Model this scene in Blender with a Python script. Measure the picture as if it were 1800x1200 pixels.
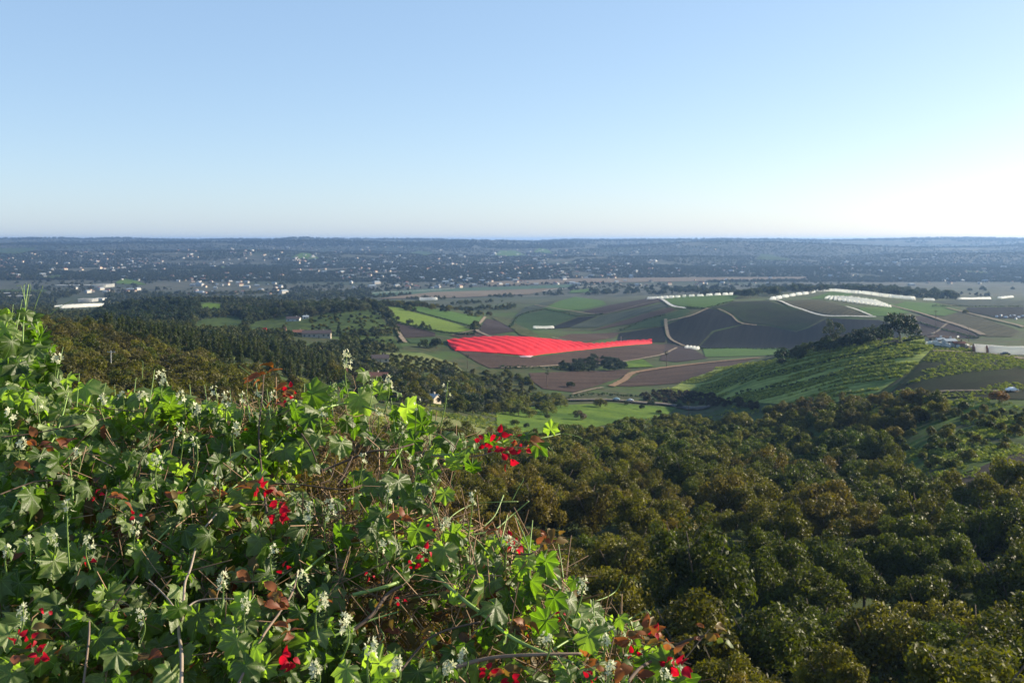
import bpy, bmesh, math, random
import numpy as np
from mathutils import Vector, Matrix
from mathutils.geometry import delaunay_2d_cdt

# ------------------------------------------------------------------ camera, light, exposure
S = bpy.context.scene
for o in list(bpy.data.objects):
    bpy.data.objects.remove(o)
COL = S.collection
F, U0, V0 = 1750.0, 900.0, 421.0            # focal length, image centre column and eye-level row, in photo pixels
cd = bpy.data.cameras.new('camera')
cd.sensor_width = 36.0
cd.lens = 36.0 * F / 1800.0
cd.shift_y = -(600.0 - V0) / 1800.0
cd.clip_start, cd.clip_end = 0.05, 90000.0
cd.dof.use_dof = True
cd.dof.focus_distance = 2.7
cd.dof.aperture_fstop = 15.0
cam = bpy.data.objects.new('camera', cd)
COL.objects.link(cam)
cam.rotation_euler = (math.radians(90), 0, 0)
S.camera = cam

SUN_AZ, SUN_EL = math.radians(68), math.radians(20)     # azimuth clockwise from the view direction (+Y)
SUN = Vector((math.sin(SUN_AZ) * math.cos(SUN_EL), math.cos(SUN_AZ) * math.cos(SUN_EL), math.sin(SUN_EL)))
W = bpy.data.worlds.new('World')
S.world = W
W.use_nodes = True
wn = W.node_tree.nodes
sky = wn.new('ShaderNodeTexSky')
sky.sky_type = 'NISHITA'
sky.sun_disc = False
sky.sun_elevation = SUN_EL
sky.sun_rotation = SUN_AZ
sky.altitude = 200
sky.air_density, sky.dust_density, sky.ozone_density = 0.8, 0.7, 1.1
wb = wn.new('ShaderNodeVectorMath'); wb.operation = 'MULTIPLY_ADD'; wb.inputs[1].default_value = (0.62, 0.58, 0.50); wb.inputs[2].default_value = (1.0, 1.65, 2.75)   # clear air over an even blue veil
W.node_tree.links.new(sky.outputs[0], wb.inputs[0])
W.node_tree.links.new(wb.outputs[0], wn['Background'].inputs[0])
wn['Background'].inputs[1].default_value = 0.072
sl = bpy.data.lights.new('sun', 'SUN')
sl.energy = 5.0
sl.angle = math.radians(0.53)
sl.color = (1.0, 0.87, 0.66)
so = bpy.data.objects.new('sun', sl)
COL.objects.link(so)
so.rotation_euler = SUN.to_track_quat('Z', 'Y').to_euler()
vs = S.view_settings
vs.view_transform, vs.look, vs.gamma, vs.exposure = 'Standard', 'None', 1.0, 1.35
vs.use_curve_mapping = False
S.cycles.max_bounces = 6
S.cycles.transparent_max_bounces = 6
S.cycles.volume_bounces = 0
HAZE = 6.0e-5

rng = np.random.default_rng(7)
random.seed(7)

# ------------------------------------------------------------------ helpers
def tag(o, label=None, cat=None, group=None, kind=None):
    if label: o['label'] = label
    if cat: o['category'] = cat
    if group: o['group'] = group
    if kind: o['kind'] = kind
    return o

def empty(name, loc=(0, 0, 0), rz=0.0, s=1.0):
    o = bpy.data.objects.new(name, None)
    COL.objects.link(o)
    o.location = loc
    o.rotation_euler = (0, 0, rz)
    o.scale = (s, s, s)
    return o

def link(name, me, parent=None):
    o = bpy.data.objects.new(name, me)
    COL.objects.link(o)
    if parent is not None: o.parent = parent
    return o

def mesh_np(name, v, f, mat=None, smooth=False, attrs=None):
    """v (n,3); f (m,3) or (m,4) array, or a list of faces"""
    me = bpy.data.meshes.new(name)
    v = np.asarray(v, dtype=np.float32)
    if isinstance(f, np.ndarray):
        k = f.shape[1]
        me.vertices.add(len(v)); me.loops.add(f.size); me.polygons.add(len(f))
        me.vertices.foreach_set('co', v.ravel())
        me.loops.foreach_set('vertex_index', f.astype(np.int32).ravel())
        me.polygons.foreach_set('loop_start', np.arange(0, f.size, k, dtype=np.int32))
        me.update(calc_edges=True)
    else:
        me.from_pydata([tuple(map(float, p)) for p in v], [], [tuple(int(i) for i in q) for q in f])
    if smooth:
        me.polygons.foreach_set('use_smooth', np.ones(len(me.polygons), dtype=bool))
    for n, a in (attrs or {}).items():
        a = np.asarray(a, dtype=np.float32)
        if a.ndim == 1:
            at = me.attributes.new(n, 'FLOAT', 'POINT'); at.data.foreach_set('value', a)
        else:
            at = me.attributes.new(n, 'FLOAT_COLOR', 'POINT')
            at.data.foreach_set('color', np.c_[a, np.ones(len(a))].astype(np.float32).ravel())
    if mat is not None: me.materials.append(mat)
    me.validate()
    return me

class Geo:
    def __init__(self): self.v, self.f = [], []
    def add(self, v, f):
        b = len(self.v)
        self.v += [tuple(p) for p in v]
        self.f += [tuple(i + b for i in q) for q in f]
    def box(self, c, s, rz=0.0):
        x, y, z = s[0] / 2, s[1] / 2, s[2] / 2
        cz, sz = math.cos(rz), math.sin(rz)
        vs_ = []
        for dz in (-z, z):
            for dx, dy in ((-x, -y), (x, -y), (x, y), (-x, y)):
                vs_.append((c[0] + dx * cz - dy * sz, c[1] + dx * sz + dy * cz, c[2] + dz))
        self.add(vs_, [(3, 2, 1, 0), (4, 5, 6, 7), (0, 1, 5, 4), (1, 2, 6, 5), (2, 3, 7, 6), (3, 0, 4, 7)])
    def tube(self, pts, r, n=5, cap=True):
        pts = [Vector(p) for p in pts]
        rs = r if hasattr(r, '__len__') else [r] * len(pts)
        vv, ff, up = [], [], None
        for i, p in enumerate(pts):
            t = (pts[min(i + 1, len(pts) - 1)] - pts[max(i - 1, 0)])
            t = t.normalized() if t.length > 1e-9 else Vector((0, 0, 1))
            if up is None:
                up = Vector((0, 0, 1)) if abs(t.z) < 0.9 else Vector((1, 0, 0))
            a = t.cross(up)
            a = a.normalized() if a.length > 1e-6 else t.orthogonal().normalized()
            b = a.cross(t).normalized()
            up = b
            for k in range(n):
                th = 2 * math.pi * k / n
                vv.append(p + (a * math.cos(th) + b * math.sin(th)) * rs[i])
        for i in range(len(pts) - 1):
            for k in range(n):
                k2 = (k + 1) % n
                ff.append((i * n + k, i * n + k2, (i + 1) * n + k2, (i + 1) * n + k))
        if cap:
            ff.append(tuple(range(n))[::-1]); ff.append(tuple((len(pts) - 1) * n + k for k in range(n)))
        self.add(vv, ff)
    def mesh(self, name, mat, smooth=False): return mesh_np(name, self.v, self.f, mat, smooth)

def smooth_path(pts, n=6):
    """Catmull-Rom through pts"""
    P = [Vector(p) for p in pts]
    if len(P) < 3: 
        return [P[0].lerp(P[-1], i / n) for i in range(n + 1)]
    out = []
    for i in range(len(P) - 1):
        p0, p1, p2, p3 = P[max(i - 1, 0)], P[i], P[i + 1], P[min(i + 2, len(P) - 1)]
        for k in range(n):
            t = k / n
            out.append(0.5 * ((2 * p1) + (p2 - p0) * t + (2 * p0 - 5 * p1 + 4 * p2 - p3) * t * t + (3 * p1 - p0 - 3 * p2 + p3) * t ** 3))
    out.append(P[-1])
    return out

# ------------------------------------------------------------------ materials
def new_mat(name):
    m = bpy.data.materials.new(name)
    m.use_nodes = True
    nt = m.node_tree
    return m, nt, nt.nodes, nt.links, nt.nodes['Principled BSDF']

def plain(name, col, rough=0.7, spec=0.3, var=0.25, scale=3.0, metal=0.0, noise_space='Object'):
    m, nt, N, L, b = new_mat(name)
    tc = N.new('ShaderNodeTexCoord'); nz = N.new('ShaderNodeTexNoise')
    nz.inputs['Scale'].default_value = scale; nz.inputs['Detail'].default_value = 4
    L.new(tc.outputs[noise_space], nz.inputs['Vector'])
    mr = N.new('ShaderNodeMapRange')
    mr.inputs[1].default_value, mr.inputs[2].default_value = 0.3, 0.7
    mr.inputs[3].default_value, mr.inputs[4].default_value = 1 - var, 1 + var
    L.new(nz.outputs[0], mr.inputs[0])
    vm = N.new('ShaderNodeVectorMath'); vm.operation = 'SCALE'
    vm.inputs[0].default_value = col[:3]
    L.new(mr.outputs[0], vm.inputs['Scale'])
    L.new(vm.outputs[0], b.inputs['Base Color'])
    b.inputs['Roughness'].default_value = rough
    b.inputs['Specular IOR Level'].default_value = spec
    b.inputs['Metallic'].default_value = metal
    return m

def leaf_mat(name, mode, ca=None, cb=None, trans=0.3, rough=0.5, spec=0.4, tcol=(1.3, 1.5, 0.5), vein=0.0, hue=0.0):
    """mode 'object': colour from the object's own colour; mode 'random': between ca and cb per object.
    multiplied by the per-leaf attribute 'tint'."""
    m, nt, N, L, b = new_mat(name)
    oi = N.new('ShaderNodeObjectInfo')
    if mode == 'object':
        base = oi.outputs['Color']
    else:
        mx = N.new('ShaderNodeMix'); mx.data_type = 'RGBA'
        mx.inputs[6].default_value = (*ca, 1); mx.inputs[7].default_value = (*cb, 1)
        L.new(oi.outputs['Random'], mx.inputs[0]); base = mx.outputs[2]
    at = N.new('ShaderNodeAttribute'); at.attribute_name = 'tint'
    vm = N.new('ShaderNodeVectorMath'); vm.operation = 'SCALE'
    L.new(base, vm.inputs[0]); L.new(at.outputs['Fac'], vm.inputs['Scale'])
    colr = vm.outputs[0]
    if vein > 0:
        va = N.new('ShaderNodeAttribute'); va.attribute_name = 'vein'
        pw = N.new('ShaderNodeMapRange'); pw.inputs[1].default_value = 0.86; pw.inputs[2].default_value = 1.0
        pw.interpolation_type = 'SMOOTHSTEP'
        pw.inputs[4].default_value = vein
        L.new(va.outputs['Fac'], pw.inputs[0])
        tc = N.new('ShaderNodeTexCoord')
        nz = N.new('ShaderNodeTexNoise'); nz.inputs['Scale'].default_value = 2.6; nz.inputs['Detail'].default_value = 5
        L.new(tc.outputs['Object'], nz.inputs['Vector'])
        m2 = N.new('ShaderNodeMapRange'); m2.inputs[1].default_value = 0.3; m2.inputs[2].default_value = 0.7
        m2.inputs[3].default_value = 0.75; m2.inputs[4].default_value = 1.25
        L.new(nz.outputs[0], m2.inputs[0])
        v2 = N.new('ShaderNodeVectorMath'); v2.operation = 'SCALE'
        L.new(colr, v2.inputs[0]); L.new(m2.outputs[0], v2.inputs['Scale'])
        m3 = N.new('ShaderNodeMix'); m3.data_type = 'RGBA'
        m3.inputs[7].default_value = (0.24, 0.34, 0.14, 1)
        L.new(pw.outputs[0], m3.inputs[0]); L.new(v2.outputs[0], m3.inputs[6])
        colr = m3.outputs[2]
        vo = N.new('ShaderNodeTexVoronoi'); vo.feature = 'DISTANCE_TO_EDGE'; vo.inputs['Scale'].default_value = 7
        L.new(tc.outputs['Object'], vo.inputs['Vector'])
        m4 = N.new('ShaderNodeMapRange'); m4.inputs[1].default_value = 0.0; m4.inputs[2].default_value = 0.12
        L.new(vo.outputs['Distance'], m4.inputs[0])
        bp = N.new('ShaderNodeBump'); bp.inputs['Strength'].default_value = 0.12; bp.inputs['Distance'].default_value = 0.02
        L.new(m4.outputs[0], bp.inputs['Height']); L.new(bp.outputs[0], b.inputs['Normal'])
    L.new(colr, b.inputs['Base Color'])
    b.inputs['Roughness'].default_value = rough
    b.inputs['Specular IOR Level'].default_value = spec
    tr = N.new('ShaderNodeBsdfTranslucent')
    tm = N.new('ShaderNodeVectorMath'); tm.operation = 'MULTIPLY'; tm.inputs[1].default_value = tcol
    L.new(colr, tm.inputs[0]); L.new(tm.outputs[0], tr.inputs['Color'])
    ms = N.new('ShaderNodeMixShader'); ms.inputs[0].default_value = trans
    L.new(b.outputs[0], ms.inputs[1]); L.new(tr.outputs[0], ms.inputs[2])
    L.new(ms.outputs[0], N['Material Output'].inputs['Surface'])
    return m

def ground_mat(name, c1, c2, s1, s2=None, stretch=None, rz=0.0, rough=0.95, c3=None, bump=0.0, G=0.74):
    """earth and field surfaces: two (three) real colours mixed by world-space noise; stretch = (along, across) for furrows"""
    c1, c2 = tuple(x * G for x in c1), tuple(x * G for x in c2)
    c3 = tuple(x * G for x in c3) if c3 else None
    m, nt, N, L, b = new_mat(name)
    g = N.new('ShaderNodeNewGeometry')
    mp = N.new('ShaderNodeMapping')
    mp.inputs['Rotation'].default_value = (0, 0, -rz)
    if stretch: mp.inputs['Scale'].default_value = (stretch[0], stretch[1], 0.3)
    mp2 = mp
    if stretch:
        mp0 = N.new('ShaderNodeMapping'); mp0.inputs['Rotation'].default_value = (0, 0, -rz)
        L.new(g.outputs['Position'], mp0.inputs['Vector'])
        mp.inputs['Rotation'].default_value = (0, 0, 0)
        L.new(mp0.outputs[0], mp.inputs['Vector'])
    else:
        L.new(g.outputs['Position'], mp.inputs['Vector'])
    n1 = N.new('ShaderNodeTexNoise'); n1.inputs['Scale'].default_value = s1
    n1.inputs['Detail'].default_value = 6; n1.inputs['Roughness'].default_value = 0.65
    L.new(mp.outputs[0], n1.inputs['Vector'])
    r1 = N.new('ShaderNodeMapRange'); r1.inputs[1].default_value = 0.36; r1.inputs[2].default_value = 0.64
    L.new(n1.outputs[0], r1.inputs[0])
    mx = N.new('ShaderNodeMix'); mx.data_type = 'RGBA'
    mx.inputs[6].default_value = (*c1, 1); mx.inputs[7].default_value = (*c2, 1)
    L.new(r1.outputs[0], mx.inputs[0])
    out = mx.outputs[2]
    if c3 is not None:
        n2 = N.new('ShaderNodeTexNoise'); n2.inputs['Scale'].default_value = s2
        n2.inputs['Detail'].default_value = 5
        L.new(g.outputs['Position'], n2.inputs['Vector'])
        r2 = N.new('ShaderNodeMapRange'); r2.inputs[1].default_value = 0.45; r2.inputs[2].default_value = 0.62
        L.new(n2.outputs[0], r2.inputs[0])
        m3 = N.new('ShaderNodeMix'); m3.data_type = 'RGBA'
        m3.inputs[7].default_value = (*c3, 1)
        L.new(out, m3.inputs[6]); L.new(r2.outputs[0], m3.inputs[0])
        out = m3.outputs[2]
    def scaled(src, fac):
        sm = N.new('ShaderNodeVectorMath'); sm.operation = 'SCALE'
        L.new(src, sm.inputs[0]); L.new(fac, sm.inputs['Scale']); return sm.outputs[0]
    nf = N.new('ShaderNodeTexNoise'); nf.inputs['Scale'].default_value = 0.45; nf.inputs['Detail'].default_value = 8; nf.inputs['Roughness'].default_value = .7
    L.new(g.outputs['Position'], nf.inputs['Vector'])
    rf = N.new('ShaderNodeMapRange'); rf.inputs[1].default_value, rf.inputs[2].default_value, rf.inputs[3].default_value, rf.inputs[4].default_value = .3, .7, .62, 1.38
    L.new(nf.outputs[0], rf.inputs[0]); out = scaled(out, rf.outputs[0])
    if stretch:                                                   # planted or ploughed rows
        wv = N.new('ShaderNodeTexWave'); wv.bands_direction = 'Y'; wv.inputs['Scale'].default_value = 0.055
        wv.inputs['Distortion'].default_value = 5.5; wv.inputs['Detail'].default_value = 3; wv.inputs['Detail Scale'].default_value = .3
        L.new(mp0.outputs[0], wv.inputs['Vector'])
        rw = N.new('ShaderNodeMapRange'); rw.inputs[3].default_value, rw.inputs[4].default_value = .84, 1.14
        L.new(wv.outputs[1], rw.inputs[0]); out = scaled(out, rw.outputs[0])
    L.new(out, b.inputs['Base Color'])
    if bump > 0:
        bp = N.new('ShaderNodeBump'); bp.inputs['Strength'].default_value = 1.0; bp.inputs['Distance'].default_value = bump
        L.new(n1.outputs[0], bp.inputs['Height']); L.new(bp.outputs[0], b.inputs['Normal'])
    b.inputs['Roughness'].default_value = rough
    b.inputs['Specular IOR Level'].default_value = 0.04
    return m

# ------------------------------------------------------------------ terrain: ground height as a function of bearing and distance
NEAR = [(0.4, -1.7), (3.0, -1.9), (6.0, -4.2), (20.0, -13.5), (50.0, -28.0)]
FAR_L = [(5000, 459), (6500, 443), (8000, 430), (8800, 432), (10500, 419.8), (12500, 425), (17000, 421)]
FAR_R = [(5000, 460), (6500, 446), (8000, 430), (8800, 433), (11000, 419.6), (12500, 425), (17000, 421)]
PROF = {
 0:    [(100, 925), (200, 700), (300, 622), (400, 576), (550, 598), (900, 562), (1500, 545), (2000, 541), (2600, 516), (3500, 488)] + FAR_L,
 150:  [(100, 925), (200, 715), (300, 645), (400, 598), (480, 580), (650, 598), (900, 573), (1300, 555), (1500, 545), (1700, 545), (2200, 531), (2600, 516), (3500, 488)] + FAR_L,
 300:  [(100, 930), (200, 735), (300, 668), (400, 628), (550, 598), (700, 588), (900, 575), (1200, 554), (1350, 541), (1500, 529), (1620, 532), (1800, 545), (2300, 526), (2800, 510), (3500, 489)] + FAR_L,
 450:  [(100, 950), (200, 760), (300, 697), (400, 657), (550, 624), (700, 604), (900, 582), (1100, 566), (1400, 543), (1550, 532), (1700, 534), (1900, 540), (2400, 522), (2900, 508), (3500, 490)] + FAR_L,
 600:  [(100, 1050), (200, 830), (280, 765), (350, 728), (450, 692), (600, 652), (750, 619), (900, 589), (1050, 563), (1200, 546), (1350, 535), (1600, 545), (2000, 532), (2500, 515), (3000, 503), (3500, 491)] + FAR_L,
 750:  [(105, 1150), (200, 880), (280, 795), (350, 752), (450, 720), (600, 682), (750, 641), (850, 615), (950, 592), (1100, 572), (1250, 553), (1400, 538), (1650, 548), (2000, 534), (2500, 517), (3000, 505), (3500, 491)] + FAR_L,
 900:  [(105, 1190), (200, 930), (300, 820), (400, 768), (500, 740), (600, 713), (650, 700), (720, 676), (800, 646), (850, 629), (950, 596), (1050, 579), (1120, 577), (1400, 568), (1500, 556), (1600, 545), (1750, 537), (1950, 530), (2200, 526), (2500, 519), (3000, 503), (3500, 492)] + FAR_L,
 1050: [(105, 1200), (200, 950), (300, 845), (400, 790), (500, 752), (600, 720), (650, 704), (750, 678), (850, 650), (930, 628), (1000, 610), (1100, 594), (1250, 583), (1330, 571), (1400, 556), (1480, 545), (1700, 537), (2000, 527), (2200, 523), (2400, 521), (3000, 502), (3500, 492)] + FAR_R,
 1200: [(105, 1200), (200, 950), (300, 850), (400, 795), (500, 760), (600, 731), (680, 711), (750, 686), (850, 656), (950, 634), (1050, 618), (1150, 610), (1185, 594), (1225, 571), (1265, 551), (1320, 539), (1450, 531), (1600, 525), (1800, 521), (2200, 518), (2700, 509), (3200, 499), (3600, 490)] + FAR_R,
 1350: [(105, 1200), (200, 955), (300, 855), (400, 790), (480, 742), (560, 692), (620, 655), (680, 631), (760, 625), (900, 638), (1050, 621), (1165, 613), (1205, 592), (1245, 566), (1285, 545), (1345, 531), (1500, 525), (1700, 519), (1900, 514), (2200, 514), (2700, 507), (3200, 498), (3600, 489)] + FAR_R,
 1500: [(105, 1200), (200, 950), (300, 840), (380, 757), (430, 715), (500, 655), (570, 614), (640, 587), (720, 604), (900, 622), (1050, 613), (1145, 602), (1190, 580), (1240, 557), (1300, 541), (1420, 529), (1600, 519), (1750, 515), (1900, 512), (2200, 512), (2700, 506), (3200, 498), (3600, 489)] + FAR_R,
 1650: [(105, 1200), (180, 980), (230, 875), (300, 785), (360, 722), (410, 677), (460, 641), (510, 610), (560, 589), (650, 610), (850, 608), (1000, 593), (1150, 572), (1300, 553), (1450, 539), (1650, 529), (1900, 523), (2200, 517), (2700, 508), (3200, 498), (3600, 489)] + FAR_R,
 1800: [(105, 1190), (160, 1000), (200, 905), (240, 835), (290, 772), (340, 717), (390, 672), (430, 642), (480, 624), (560, 627), (750, 618), (950, 590), (1100, 570), (1300, 550), (1500, 538), (1800, 528), (2200, 519), (2700, 508), (3200, 498), (3600, 489)] + FAR_R,
}
PROF[-200] = PROF[0]; PROF[-1200] = PROF[0]
PROF[2000] = PROF[1800]; PROF[3000] = PROF[1800]

def pchip(x, y, q):
    x, y = np.asarray(x, float), np.asarray(y, float)
    h = np.diff(x); d = np.diff(y) / h
    m = np.zeros(len(x)); m[0], m[-1] = d[0], d[-1]
    for i in range(1, len(x) - 1):
        if d[i - 1] * d[i] > 0:
            w1, w2 = 2 * h[i] + h[i - 1], h[i] + 2 * h[i - 1]
            m[i] = (w1 + w2) / (w1 / d[i - 1] + w2 / d[i])
    q = np.clip(q, x[0], x[-1])
    i = np.clip(np.searchsorted(x, q) - 1, 0, len(x) - 2)
    t = (q - x[i]) / h[i]
    return ((1 + 2 * t) * (1 - t) ** 2 * y[i] + t * (1 - t) ** 2 * h[i] * m[i] + t * t * (3 - 2 * t) * y[i + 1] + t * t * (t - 1) * h[i] * m[i + 1])

LY = np.concatenate([np.linspace(math.log(0.4), math.log(90), 60, endpoint=False),
                     np.linspace(math.log(90), math.log(4000), 430, endpoint=False),
                     np.linspace(math.log(4000), math.log(17000), 150)])
UG = np.concatenate([np.arange(-1200, -60, 40), np.arange(-60, 1860, 9), np.arange(1860, 3001, 40)]).astype(float)
cols = sorted(PROF)
VC = []
for c in cols:
    near = [(y, V0 - z * F / y) for y, z in NEAR]
    pts = [(y, (v - V0) * y) for y, v in near + PROF[c]]          # interpolate depth below eye level
    VC.append(pchip([math.log(p[0]) for p in pts], [p[1] for p in pts], LY))
VC = np.array(VC)                                                  # (ncol, nY) of -z*F
# across bearings: cubic in u
ZG = np.empty((len(UG), len(LY)))
for j in range(len(LY)):
    ZG[:, j] = pchip(cols, VC[:, j], UG)
k_ = np.array([1, 2, 3, 2, 1.]) / 9
for it in range(6):                                                # soften the seams between the profiles
    pad = np.pad(ZG, ((2, 2), (0, 0)), 'edge')
    ZG = sum(k_[a] * pad[a:a + len(UG)] for a in range(5))
ZG = -ZG / F

def vnoise(x, y, seed=0):
    """smooth value noise, period-free enough for terrain"""
    xi, yi = np.floor(x).astype(np.int64), np.floor(y).astype(np.int64)
    fx, fy = x - xi, y - yi
    fx, fy = fx * fx * (3 - 2 * fx), fy * fy * (3 - 2 * fy)
    def h(a, b):
        n = (a * 374761393 + b * 668265263 + seed * 974634777) & 0x7fffffff
        n = ((n ^ (n >> 13)) * 1274126177) & 0x7fffffff
        return ((n ^ (n >> 16)) & 0xffff) / 65535.0
    return (h(xi, yi) * (1 - fx) + h(xi + 1, yi) * fx) * (1 - fy) + (h(xi, yi + 1) * (1 - fx) + h(xi + 1, yi + 1) * fx) * fy - 0.5

YG = np.exp(LY)
XX = (UG[:, None] - U0) / F * YG[None, :]
YY = np.broadcast_to(YG[None, :], XX.shape)
amp_far = np.clip((YY - 3200) / 3000, 0, 1)
ZG += amp_far * (78 * vnoise(XX / 1700, YY / 800, 1) + 30 * vnoise(XX / 480, YY / 420, 2) + 16 * vnoise(XX / 2600 + 5, YY / 2500, 8))
# the flat-topped hill on the left horizon, the low ridge crests
for (u_, Y_, wu, wY, hh) in ((520, 12500, 26, 700, 62), (205, 12000, 38, 800, 52), (820, 8800, 90, 700, 34), (60, 10500, 90, 700, 30), (390, 7200, 60, 500, 22), (1010, 9500, 60, 700, 26)):
    e = (np.abs((UG[:, None] - u_) / wu)) ** 2.6 + (np.abs((YY - Y_) / wY)) ** 2.4
    ZG += hh * np.exp(-e)
hi_ = (YY > 4000) & (ZG > -30)
ZG[hi_] = -30 + 40 * (1 - np.exp(-(ZG[hi_] + 30) / 40))              # the farthest ridges stay just below eye level
for (u_, Y_, wu, wY, hh) in ((525, 10500, 30, 900, 15), (207, 10500, 40, 900, 14), (860, 10300, 110, 900, 11), (70, 10500, 70, 900, 9), (1010, 10600, 34, 900, 9), (1310, 11000, 90, 900, 8), (1680, 11000, 120, 900, 12)):
    ZG += hh * np.exp(-np.abs((UG[:, None] - u_) / wu) ** 2.6 - np.abs((YY - Y_) / wY) ** 2.4)      # low swells of the skyline
mid = np.clip((YY - 100) / 100, 0, 1) * np.clip((3500 - YY) / 800, 0, 1)
ZG += mid * (1.2 * vnoise(XX / 60, YY / 90, 3) + 0.5 * vnoise(XX / 22, YY / 30, 4))
ZG[:, YG > 15000] = np.minimum(ZG[:, YG > 15000], -206)

def ground_ul(u, ly):
    u, ly = np.asarray(u, float), np.asarray(ly, float)
    i = np.clip(np.searchsorted(UG, u) - 1, 0, len(UG) - 2)
    j = np.clip(np.searchsorted(LY, ly) - 1, 0, len(LY) - 2)
    a = np.clip((u - UG[i]) / (UG[i + 1] - UG[i]), 0, 1); b = np.clip((ly - LY[j]) / (LY[j + 1] - LY[j]), 0, 1)
    return (ZG[i, j] * (1 - a) + ZG[i + 1, j] * a) * (1 - b) + (ZG[i, j + 1] * (1 - a) + ZG[i + 1, j + 1] * a) * b

def ground(x, y):
    return ground_ul(U0 + np.asarray(x) / np.asarray(y) * F, np.log(y))

def px(x, y, z): return U0 + x / y * F, V0 - z / y * F

J0 = int(np.searchsorted(LY, math.log(85)))
def hit(u, v):
    """where the sight line through photo pixel (u, v) first meets the ground"""
    lys = LY[J0:]
    vv = V0 - ground_ul(np.full(len(lys), float(u)), lys) * F / np.exp(lys)
    k = np.argmax(vv <= v)
    if vv[k] > v: k = len(lys) - 1
    if k == 0: return math.exp(lys[0])
    t = (vv[k - 1] - v) / max(vv[k - 1] - vv[k], 1e-9)
    return math.exp(lys[k - 1] + t * (lys[k] - lys[k - 1]))

def at(u, v, dz=0.0):
    Y = hit(u, v)
    x = (u - U0) / F * Y
    return Vector((x, Y, float(ground(x, Y)) + dz))

def in_poly(px_, py_, poly):
    px_, py_ = np.asarray(px_), np.asarray(py_)
    r = np.zeros(px_.shape, bool)
    n = len(poly)
    for i in range(n):
        x1, y1 = poly[i]; x2, y2 = poly[(i + 1) % n]
        if y1 == y2: continue
        c = ((y1 > py_) != (y2 > py_)) & (px_ < (x2 - x1) * (py_ - y1) / (y2 - y1) + x1)
        r ^= c
    return r

nu, ny = ZG.shape
idx = np.arange(nu * ny).reshape(nu, ny)
quads = np.stack([idx[:-1, :-1], idx[1:, :-1], idx[1:, 1:], idx[:-1, 1:]], -1).reshape(-1, 4)
tv = np.stack([XX, YY, ZG], -1).reshape(-1, 3)

def terrain_material():
    m, nt, N, L, b = new_mat('earth_and_scrub')
    g = N.new('ShaderNodeNewGeometry')
    def noise(scale, det=6, rough=0.6):
        n = N.new('ShaderNodeTexNoise'); n.inputs['Scale'].default_value = scale
        n.inputs['Detail'].default_value = det; n.inputs['Roughness'].default_value = rough
        L.new(g.outputs['Position'], n.inputs['Vector']); return n.outputs[0]
    def ramp(x, lo, hi):
        r = N.new('ShaderNodeMapRange'); r.inputs[1].default_value, r.inputs[2].default_value = lo, hi
        L.new(x, r.inputs[0]); return r.outputs[0]
    def mix(f, a, c):
        mx = N.new('ShaderNodeMix'); mx.data_type = 'RGBA'
        L.new(f, mx.inputs[0])
        for s, i in ((a, 6), (c, 7)):
            if isinstance(s, tuple): mx.inputs[i].default_value = (*s, 1)
            else: L.new(s, mx.inputs[i])
        return mx.outputs[2]
    near = mix(ramp(noise(0.11), 0.35, 0.65), (0.02, 0.034, 0.01), (0.052, 0.052, 0.022))
    near = mix(ramp(noise(0.02), 0.45, 0.6), near, (0.036, 0.064, 0.013))
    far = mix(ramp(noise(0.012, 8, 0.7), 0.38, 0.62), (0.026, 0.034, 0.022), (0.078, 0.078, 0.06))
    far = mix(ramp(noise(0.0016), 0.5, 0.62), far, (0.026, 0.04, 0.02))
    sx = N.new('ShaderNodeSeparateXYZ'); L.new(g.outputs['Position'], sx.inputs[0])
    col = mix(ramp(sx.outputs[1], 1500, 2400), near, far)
    hill = mix(ramp(noise(25.0), 0.3, 0.7), (0.05, 0.034, 0.02), (0.12, 0.085, 0.05))
    col = mix(ramp(sx.outputs[1], 25, 60), hill, col)
    L.new(col, b.inputs['Base Color'])
    b.inputs['Roughness'].default_value = 1.0; b.inputs['Specular IOR Level'].default_value = 0.1
    return m

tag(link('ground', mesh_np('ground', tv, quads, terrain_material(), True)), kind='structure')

# the sea beyond the last ridge
m, nt, N, L, b = new_mat('sea_water')
b.inputs['Base Color'].default_value = (0.02, 0.05, 0.07, 1); b.inputs['Roughness'].default_value = 0.28
g = N.new('ShaderNodeNewGeometry'); nz = N.new('ShaderNodeTexNoise'); nz.inputs['Scale'].default_value = 0.01
L.new(g.outputs['Position'], nz.inputs['Vector']); bp = N.new('ShaderNodeBump'); bp.inputs['Distance'].default_value = 2.0
L.new(nz.outputs[0], bp.inputs['Height']); L.new(bp.outputs[0], b.inputs['Normal'])
xs, ys = np.linspace(-27000, 27000, 12), np.linspace(9000, 24800, 6)
gx, gy = np.meshgrid(xs, ys, indexing='ij')
i2 = np.arange(72).reshape(12, 6)
q2 = np.stack([i2[:-1, :-1], i2[1:, :-1], i2[1:, 1:], i2[:-1, 1:]], -1).reshape(-1, 4)
tag(link('sea', mesh_np('sea', np.stack([gx, gy, np.full_like(gx, -204.0)], -1).reshape(-1, 3), q2, m)), kind='structure')

# the air: one closed box of even pale haze round the whole scene
m = bpy.data.materials.new('haze_air'); m.use_nodes = True
N, L = m.node_tree.nodes, m.node_tree.links
N.remove(N['Principled BSDF'])
pv = N.new('ShaderNodeVolumePrincipled')
pv.inputs['Color'].default_value = (0.25, 0.44, 0.80, 1)
pv.inputs['Density'].default_value = HAZE
pv.inputs['Anisotropy'].default_value = 0.35
L.new(pv.outputs[0], N['Material Output'].inputs['Volume'])
m.cycles.homogeneous_volume = True
gz = Geo(); gz.box((0, 12000, -86), (56000, 26000, 242))
tag(link('haze', gz.mesh('haze', m)), kind='stuff')

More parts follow.
